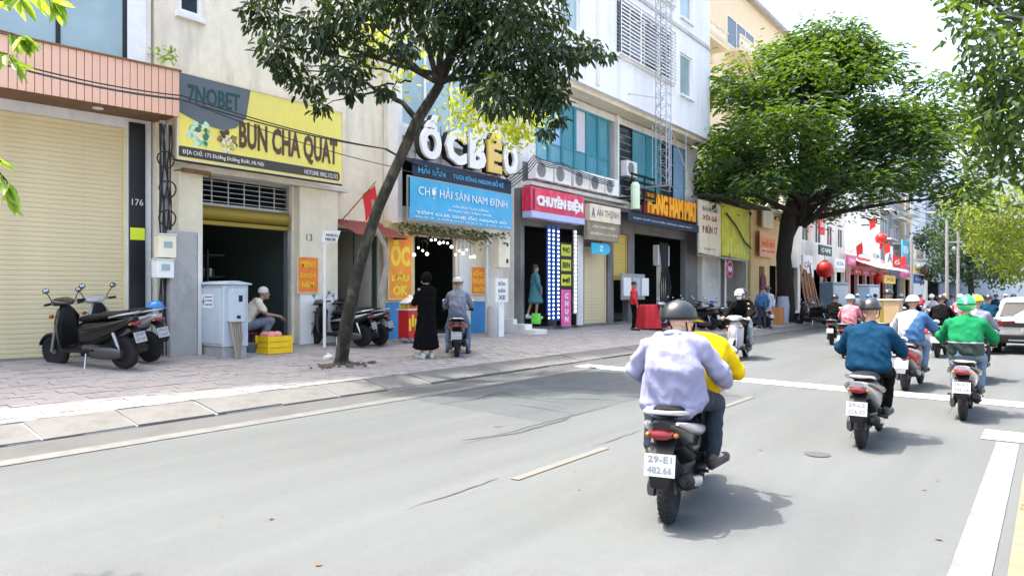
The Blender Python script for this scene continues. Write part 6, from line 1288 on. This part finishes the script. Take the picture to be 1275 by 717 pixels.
# parked scooters by the shutter
x, y, z = GP(114, 456)
scooter('black scooter parked in front of the cream shutter, nearest one', x, y, z - .02, R(112), 'p_black', 'plastic', 'p_black', 'steel', ('29-B1', '537.09'), R(-7), scale=1.1)
x, y, z = GP(150, 447)
scooter('black scooter with white front and tail parked behind nearest black one', x, y, z - .02, R(108), 'p_white', 'plastic', 'p_white', 'steel', ('29-K1', '114.37'), R(-7), scale=1.1)
hs = GP(186, 452); hb_ = thing('helmet', 'shiny blue helmet resting on seat of the white and black parked scooter', 'helmet', (hs[0], hs[1] + .1, hs[2] + .98)); MB().sph((hs[0], hs[1] + .1, hs[2] + .98), (.14, .15, .13), 20, 12, -.15).build('shell', M['h_blue'], hb_, True); MB().prism([(.1, 0), (.2, -.03), (.2, -.045), (.1, -.02)], lambda u, v, w_: (hs[0] + (w_ - .5) * .18, hs[1] + .1 + u, hs[2] + .99 + v)).build('peak', M['h_blue'], hb_)
# two by the tin awning
x, y, z = GP(421, 430)
scooter('black scooter parked against the white pillar, left of the leaning trunk', x, y, z - .01, R(110), 'p_black', 'plastic', 'p_silver', 'chrome', ('29-D1', '260.51'), R(-6))
x, y, z = GP(440, 428)
scooter('dark silver trimmed scooter parked just behind the leaning tree trunk', x, y + .1, z - .01, R(106), 'p_black', 'plastic', 'p_silver', 'p_silver', ('29-H1', '093.84'), R(-6))
# man on scooter stopped by the woman in black
x, y, z = GP(569, 444)
scooter('dark scooter with red tail standing on pavement beside woman in black', x - .4, y + .48, z - .02, R(40), 'p_black', 'plastic', 'p_red', 'chrome', ('29-C1', '618.42'), scale=1.02)
person('man in grey jacket and white cap helmet astride the stopped scooter', x - .4, y + .48, z, R(40), dict(SIT, an=(.22, -.02, .12), toe=(.25, .13, .05), kn=(.22, .16, .58)), 'grey_cloth', 'denim_light', 'dark_shoe', 'h_white', scale=1.03)
x, y, z = GP(531, 446)
def scarf(t, P, hp): hp(MB().sph((0, -.02, .02), (.105, .125, .13), 18, 12, -.7), 'head_scarf', 'black_cloth'); hp(MB().sph((0, .05, -.04), (.07, .07, .06), 12, 8), 'face_mask', 'mask')
person('woman in long black dress and dark head scarf standing by the stopped scooter', x, y, z, R(75), dict(STAND, elR=(.20, .10, 1.12), wrR=(.14, .30, 1.10), handR=(0, .3, .1), elL=(-.2, .1, 1.12), wrL=(-.12, .30, 1.08), handL=(0, .3, .1), sh=(.165, 0, 1.35)), 'black_cloth', 'black_cloth', 'white_shoe', hair=True, skirt=.22, female=False, extra=scarf, scale=1.06)
ht = thing('conical_hat', 'pale conical straw hat lying on the stall left of the woman in black', 'hat', (*GP(513, 440)[:2], 1.2)); hx, hy = GP(521, 428)[:2]; hx -= .3
ht.location = (hx, hy, 1.35); MB().lathe((hx, hy, 1.35), (0, 0, 1), [(0, .26), (.015, .262), (.2, .015), (.21, .001)], 24).build('straw', M['cream_sign'], ht); MB().lathe((hx, hy, 1.51), (0, 0, 1), [(0, .07), (.01, .068), (.05, .02)], 16).build('band', M['white'], ht)
sl_ = thing('market_stall', 'small red fronted fruit stall behind the woman in black', 'stall', (hx, hy, pave_z(-hx))); zz = pave_z(-hx); MB().box(hx - .2, hx + .16, hy - .2, hy + .2, zz + .12, zz + .8).build('stand', M['red'], sl_)
for k in range(4): MB().box(hx + .162, hx + .17, hy - .19 + .1 * k, hy - .12 + .1 * k, zz + .3 + .1 * (k % 2), zz + .6 + .1 * (k % 2)).build('sticker', M['yellow'], sl_)
MB().box(hx - .22, hx + .18, hy - .23, hy + .23, zz + .801, zz + .85).build('tray', M['cream_sign'], sl_)
for a, b in ((-.17, -.17), (.13, -.17), (.13, .17), (-.17, .17)): MB().cyl((hx + a, hy + b, zz), (hx + a, hy + b, zz + .119), .025, n=6).build('leg', M['grey_metal'], sl_)
for k in range(9): fr_ = MB().sph((hx - .15 + .12 * (k % 3), hy - .14 + .13 * (k // 3), zz + .90), .055, 10, 7).build('fruit', (M['yellow'], M['lime'], M['orange'])[k % 3], smooth=True); tag(fr_, 'round fruit lying on the tray of the small red stall', 'fruit', 'fruit on the stall tray')
# old woman crouching at the yellow crate
x, y, z = GP(313, 430)
CR = dict(pelvis=(0, -.12, .42), waist=(0, -.12, .56), chest=(0, .02, .76), neck=(0, .10, .90), head=(0, .19, 1.02), sh=(.16, .06, .85), el=(.18, .22, .62), wr=(.12, .46, .58), hand=(0, .3, -.15), hip=(.10, -.1, .40), kn=(.16, .30, .50), an=(.14, .12, .10), toe=(.15, .28, .05))
person('grey haired old woman in cream blouse crouching over the yellow crate', x - .1, y + .12, z, R(-25), CR, 'cream_sign', 'grey_cloth', 'dark_shoe', hair='offwhite', sleeve=False, skin='skin', scale=1.12)
stl = thing('stool', 'low dark plastic stool under the crouching old woman', 'stool', (x - .15, y + .07, z)); x += .15; y += .17
MB().box(x - .42, x - .18, y - .25, y + .0, z + .26, z + .3).build('seat', M['maroon'], stl)
for a, b in ((-.40, -.23), (-.2, -.23), (-.2, -.02), (-.40, -.02)): MB().cyl((x + a, y + b, z), (x + a, y + b, z + .259), .02, n=6).build('leg', M['maroon'], stl)
x, y, z = GP(341, 439)
yc = thing('crate', 'bright yellow plastic crate of pink goods before the noodle shop door', 'crate', (x, y, z)); ym = mat('crate_yellow', (.85, .55, .01), .45)
def slat_box(t, x, y, z, w, d, h, m, n=3):
    for k in range(n):
        z0_ = z + h * k / n; q = frame_mb(0, 1, 0, 1, 0, 1, .1); mb = MB(); hh = h / n - .012
        mb.box(x - w / 2, x - w / 2 + .02, y - d / 2, y + d / 2, z0_, z0_ + hh); mb.box(x + w / 2 - .02, x + w / 2, y - d / 2, y + d / 2, z0_, z0_ + hh); mb.box(x - w / 2 + .02, x + w / 2 - .02, y - d / 2, y - d / 2 + .02, z0_, z0_ + hh); mb.box(x - w / 2 + .02, x + w / 2 - .02, y + d / 2 - .02, y + d / 2, z0_, z0_ + hh); mb.build('side', m, t)
    MB().box(x - w / 2 + .021, x + w / 2 - .021, y - d / 2 + .021, y + d / 2 - .021, z + .01, z + .03).build('base', m, t)
    for a in (-1, 1):
        for b in (-1, 1): MB().box(x + a * (w / 2 + .004) - .02, x + a * (w / 2 + .004) + .02, y + b * (d / 2 + .004) - .02, y + b * (d / 2 + .004) + .02, z, z + h).build('corner_post', m, t)
slat_box(yc, x, y, z, .42, .52, .36, ym)
for k in range(7): o = MB().sph((x - .1 + .1 * (k % 3), y - .14 + .14 * (k // 3), z + .37), (.1, .11, .07), 10, 7).build('meat_bag', mat('pinkish', (.62, .24, .22), .5), smooth=True); tag(o, 'pink bagged lump of meat heaped in the yellow crate', 'bag', 'pink goods in the crate')
bs = MB().lathe((x - .35, y - .35, z), (0, 0, 1), [(0, .01), (0, .16), (.2, .2), (.2, .17), (.05, .01)], 18).build('basin', M['slate']); tag(bs, 'dark basin on the pavement between old woman and yellow crate', 'basin')
# rubbish bags and scraps
def bag(label, x, y, z, r_, m):
    mb = MB().sph((x, y, z + r_ * .55), (r_, r_ * .9, r_ * .65), 18, 12); mb.cyl((x, y, z + r_ * 1.05), (x + .03, y, z + r_ * 1.5), r_ * .15, r_ * .35, 8); v = []
    for p in mb.v: p = Vector(p); v.append(tuple(p + (p - Vector((x, y, z + r_ * .5))) * noise.noise(p * 9) * .35))
    mb.v = v; o = mb.build('rubbish_bag', m, None, True); tag(o, label, 'bag')
p = GP(231, 437); bag('white plastic rubbish bag slumped left of the electric cabinet', p[0] - .1, p[1], p[2], .18, M['white_cloth'])
p = GP(408, 447); bag('crumpled white plastic bag at foot of the leaning tree', p[0], p[1], p[2] - .03, .11, M['offwhite'])
# alley sign on its post
p = GP(401, 430); xx, yy = -12.9, fs(404, 12.9)
sn = thing('street_sign', 'small slanted white alley name plate on a thin white post', 'sign', (xx, yy, pave_z(12.9))); MB().cyl((xx, yy, pave_z(12.9)), (xx, yy, 3.0), .035, n=8).build('post', M['white_paint'], sn)
mb = MB().prism([(-.08, -.14), (.36, -.10), (.46, .16), (.0, .12)], lambda u, v, w_: (xx + .04 + w_ * .015, yy - .05 + u, 2.86 + v)); mb.build('plate', M['white_paint'], sn)
text('NGÁCH', (xx + .056, yy - .0, 2.87), .32, .075, M['slate'], sn, bold=.03); text('185/38', (xx + .056, yy - .02, 2.77), .28, .07, M['slate'], sn, bold=.03)
# passer-by in doorway, people in red, others along the shops
xx, yy = -12.95, fs(666, 12.95)
person('woman in dark teal dress stepping out of the dark doorway by the light columns', xx, yy, .80, R(-30), dict(STAND, knL=(-.1, -.08, .52), anL=(-.1, -.2, .13), toeL=(-.1, -.08, .05)), 'teal_cloth', 'teal_cloth', 'white_shoe', skirt=.52, female=True, scale=1.0)
bgx = thing('shopping_bag', 'bright green bag on step beside the woman in teal dress', 'bag', (-12.7, yy - .35, .66)); MB().loft([secz(.66, 0, .3, .2), secz(.8, 0, .34, .22), secz(.98, 0, .3, .14)]).xf(Matrix.Translation((-12.62, yy - .4, 0))).build('bag', mat('bag_green', (.12, .55, .05), .5), bgx, True)
x, y, z = GP(789, 411)
person('person in red jacket and black trousers standing before the shops', x, y, z, R(-60), STAND, 'red_cloth', 'black_cloth', hair=True, scale=1.0)
rt = thing('covered_table', 'table under a dark red cloth next to person in red', 'table', (x + .2, y + 1.0, z)); mb = MB(); n = 20
cx_, cy_ = x + .1, y + 1.15
mb.loft([[(cx_ + math.cos(6.283 * k / 40) * r_ * (1 + (.07 * math.sin(k * 1.9) if j < 3 else 0)), cy_ + math.sin(6.283 * k / 40) * r_ * 1.1 * (1 + (.07 * math.sin(k * 1.9) if j < 3 else 0)), zz_) for k in range(40)] for j, (r_, zz_) in enumerate(((.56, z + .04), (.52, z + .4), (.47, z + .75), (.44, z + .86), (.40, z + .885)))]); mb.build('cloth', M['red_cloth'], rt, True)
for k, (px, tp, bt, lab, rz) in enumerate(((949, 'sky_cloth', 'jeans', 'person in blue standing at the kerb left of the big trunk', 30), (956, 'white_cloth', 'white_cloth', 'person in long pale coat at the kerb left of big trunk', 200))):
    x, y, z = GP(px, 409 - k); person(lab, x, y, z, R(rz), STAND, tp, bt, helmet='h_black' if k else None, jk=.1 * k, detail=False)
# row of parked scooters before the hoardings and under the tree
PK = [(838, 413, 80, 'p_silver', 'grey scooter parked before the pale shop posts'), (868, 410, 75, 'p_black', 'black scooter parked below the pale hoarding, left one of the dark trio'), (882, 409, 80, 'p_black', 'black scooter parked below lime hoarding, middle one of the dark trio'), (896, 408, 70, 'p_blue', 'dark blue scooter parked below the lime hoarding, right one of trio'), (938, 407, 75, 'p_white', 'white scooter parked in front of the cream shop'), (1012, 404, 70, 'p_black', 'black scooter parked to the right of the big trunk'), (1023, 402, 80, 'p_silver', 'silver scooter parked under the big red lantern'), (855, 408, 85, 'p_brown', 'brown scooter parked deep in shade below the pale hoarding'), (921, 405, 80, 'p_black', 'black scooter parked under the round red sign'), (1112, 391, 70, 'p_red', 'red scooter parked at the far kerb by the yellow sign')]
for px, py, rz, A, lab in PK:
    x, y, z = GP(px, py); scooter(lab, x, y, z - .01, R(rz + rng.uniform(-8, 8)), A, lean=R(-6), group='scooters parked along the far pavement')
# white flower bucket and orange crate at tree foot
p = GP(975, 402); o = MB().tube([(p[0], p[1], p[2]), (p[0], p[1], p[2] + .8), (p[0], p[1], p[2] + 1.25)], [.25, .3, .24], 12).build('sack', M['white_cloth'], None, True); tag(o, 'white upright sack at left of the big trunk foot', 'sack')
p = GP(966, 403); oc = thing('crate', 'orange wooden crate at the left foot of big trunk', 'crate', (p[0], p[1], p[2])); slat_box(oc, p[0], p[1], p[2], .5, .6, .75, mat('crate_orange', (.5, .2, .06), .7), 4)

# white car, seen from behind
cx0, cy0 = -.40, 22.6
CAR = thing('parked_car', 'white hatchback car driving away at the right edge', 'car', (cx0, cy0 + 2, 0))
cw = mat('car_white', (.42, .42, .42), .2, coat=.6, var=.02)
def csec(y, pts): return [(cx0 + u, cy0 + y, v) for u, v in pts] + [(cx0 - u, cy0 + y, v) for u, v in pts[::-1]]
body = MB().loft([csec(y, [(0.02, zb), (hw * .9, zb), (hw, zb + .22), (hw, zm), (hw * .97, zt), (hw * .6, zt + .03), (0.02, zt + .035)]) for y, hw, zb, zm, zt in ((0, .72, .38, .66, .86), (.05, .83, .32, .66, .93), (.25, .89, .28, .68, .97), (1.0, .91, .24, .7, .98), (2.6, .91, .24, .7, .97), (3.4, .90, .24, .66, .93), (4.0, .86, .26, .6, .80), (4.25, .7, .34, .55, .66))])
body.build('body', cw, CAR, True)
cab = MB().loft([csec(y, [(0.02, zb), (hw, zb), (hw * .97, zb + .08), (hw * .84, zt - .06), (hw * .7, zt), (0.02, zt + .02)]) for y, hw, zb, zt in ((.16, .80, .94, 1.0), (.42, .82, .95, 1.30), (.62, .83, .96, 1.43), (1.4, .84, .96, 1.49), (2.2, .84, .96, 1.46), (2.7, .82, .96, 1.26), (3.25, .80, .95, 1.0))]); cab.build('cabin', cw, CAR, True)
rw = MB().loft([[(cx0 - w, cy0 + y, z), (cx0 + w, cy0 + y, z), (cx0 + w, cy0 + y + .03, z), (cx0 - w, cy0 + y + .03, z)] for y, z, w in ((.155, 1.0, .70), (.40, 1.30, .62), (.49, 1.37, .58))]); rw.build('rear_window', M['car_glass'], CAR)
for s_ in (-1, 1):
    sw = MB().loft([[(cx0 + s_ * a, cy0 + y, zb), (cx0 + s_ * (a + .02), cy0 + y, zb), (cx0 + s_ * (b + .02), cy0 + y, zt), (cx0 + s_ * b, cy0 + y, zt)] for y, a, b, zb, zt in ((.62, .80, .735, 1.02, 1.36), (1.5, .81, .735, 1.02, 1.41), (2.5, .80, .74, 1.02, 1.33))]); sw.build('side_window', M['car_glass'], CAR)
    tl = MB().loft([[(cx0 + s_ * a, cy0 + y - .02, .73), (cx0 + s_ * b, cy0 + y - .02, .73), (cx0 + s_ * b, cy0 + y - .02, .86), (cx0 + s_ * a, cy0 + y - .02, .88)] for a, b, y in ((.36, .74, .0), (.50, .875, .16), (.6, .90, .32))]); tl.build('tail_light', M['tail'], CAR)
    mr = MB().sph((cx0 + s_ * 1.0, cy0 + 2.55, 1.02), (.11, .06, .08), 12, 8).build('wing_mirror', cw, CAR, True)
    for yy in (.78, 3.35):
        ty = MB().lathe((cx0 + s_ * .80 - .1, cy0 + yy, .32), (1, 0, 0), [(0, .19), (.01, .30), (.04, .32), (.18, .32), (.21, .30), (.22, .19)], 28); w_ = MB().lathe((cx0 + s_ * .80 - .085, cy0 + yy, .32), (1, 0, 0), [(0, .01), (0, .2), (.19, .2), (.19, .01)], 20).build('wheel', M['rim'], CAR); ty.build('tyre', M['tyre'], w_, True)
MB().box(cx0 - .62, cx0 + .62, cy0 - .035, cy0 + .02, .715, .83).build('trim_bar', M['black_metal'], CAR); MB().box(cx0 - .78, cx0 + .78, cy0 - .05, cy0 + .1, .30, .52).build('bumper', M['plastic'], CAR, bevel=.03); MB().box(cx0 - .5, cx0 + .5, cy0 - .06, cy0 - .051, .36, .39).build('chrome_strip', M['chrome'], CAR)
pl_ = MB().box(cx0 - .24, cx0 + .24, cy0 - .045, cy0 - .036, .58, .70).build('number_plate', M['plate'], CAR); text('30G-218.95', (cx0 - .2, cy0 - .046, .605), .4, .07, M['slate'], pl_, (Vector((1, 0, 0)), Vector((0, 0, 1))), .001)
rl_ = MB()
for _ in range(60):
    x_, y_ = rng.uniform(-7.6, -.5), rng.uniform(2.6, 14); a = rng.uniform(0, 6.3); l = rng.uniform(.015, .045); rl_.quad((x_, y_, .012), (x_ + math.cos(a) * l, y_ + math.sin(a) * l, .018), (x_ + math.cos(a + .8) * l, y_ + math.sin(a + .8) * l, .013), (x_ + math.cos(a + 1.4) * l * .6, y_ + math.sin(a + 1.4) * l * .6, .016))
o = rl_.build('litter', MATS['dry_leaf']); tag(o, 'tiny dead leaves and grit scattered over the grey road', 'litter'); o['kind'] = 'stuff'
# two loose paving scraps and leaves on the near pavement
sc_ = MB()
for _ in range(70):
    D_ = rng.uniform(9.0, 13); y_ = rng.uniform(2.5, 20); z_ = pave_z(D_) + .012; a = rng.uniform(0, 6.3); l = rng.uniform(.02, .06); sc_.quad((-D_, y_, z_), (-D_ + math.cos(a) * l, y_ + math.sin(a) * l, z_ + .012), (-D_ + math.cos(a + .8) * l, y_ + math.sin(a + .8) * l, z_ + .004), (-D_ + math.cos(a + 1.4) * l * .6, y_ + math.sin(a + 1.4) * l * .6, z_ + .012))
o = sc_.build('litter', M['dark']) if False else sc_.build('litter', MATS['dry_leaf']); tag(o, 'small dead leaves and litter scattered over left pavement', 'litter'); o['kind'] = 'stuff'
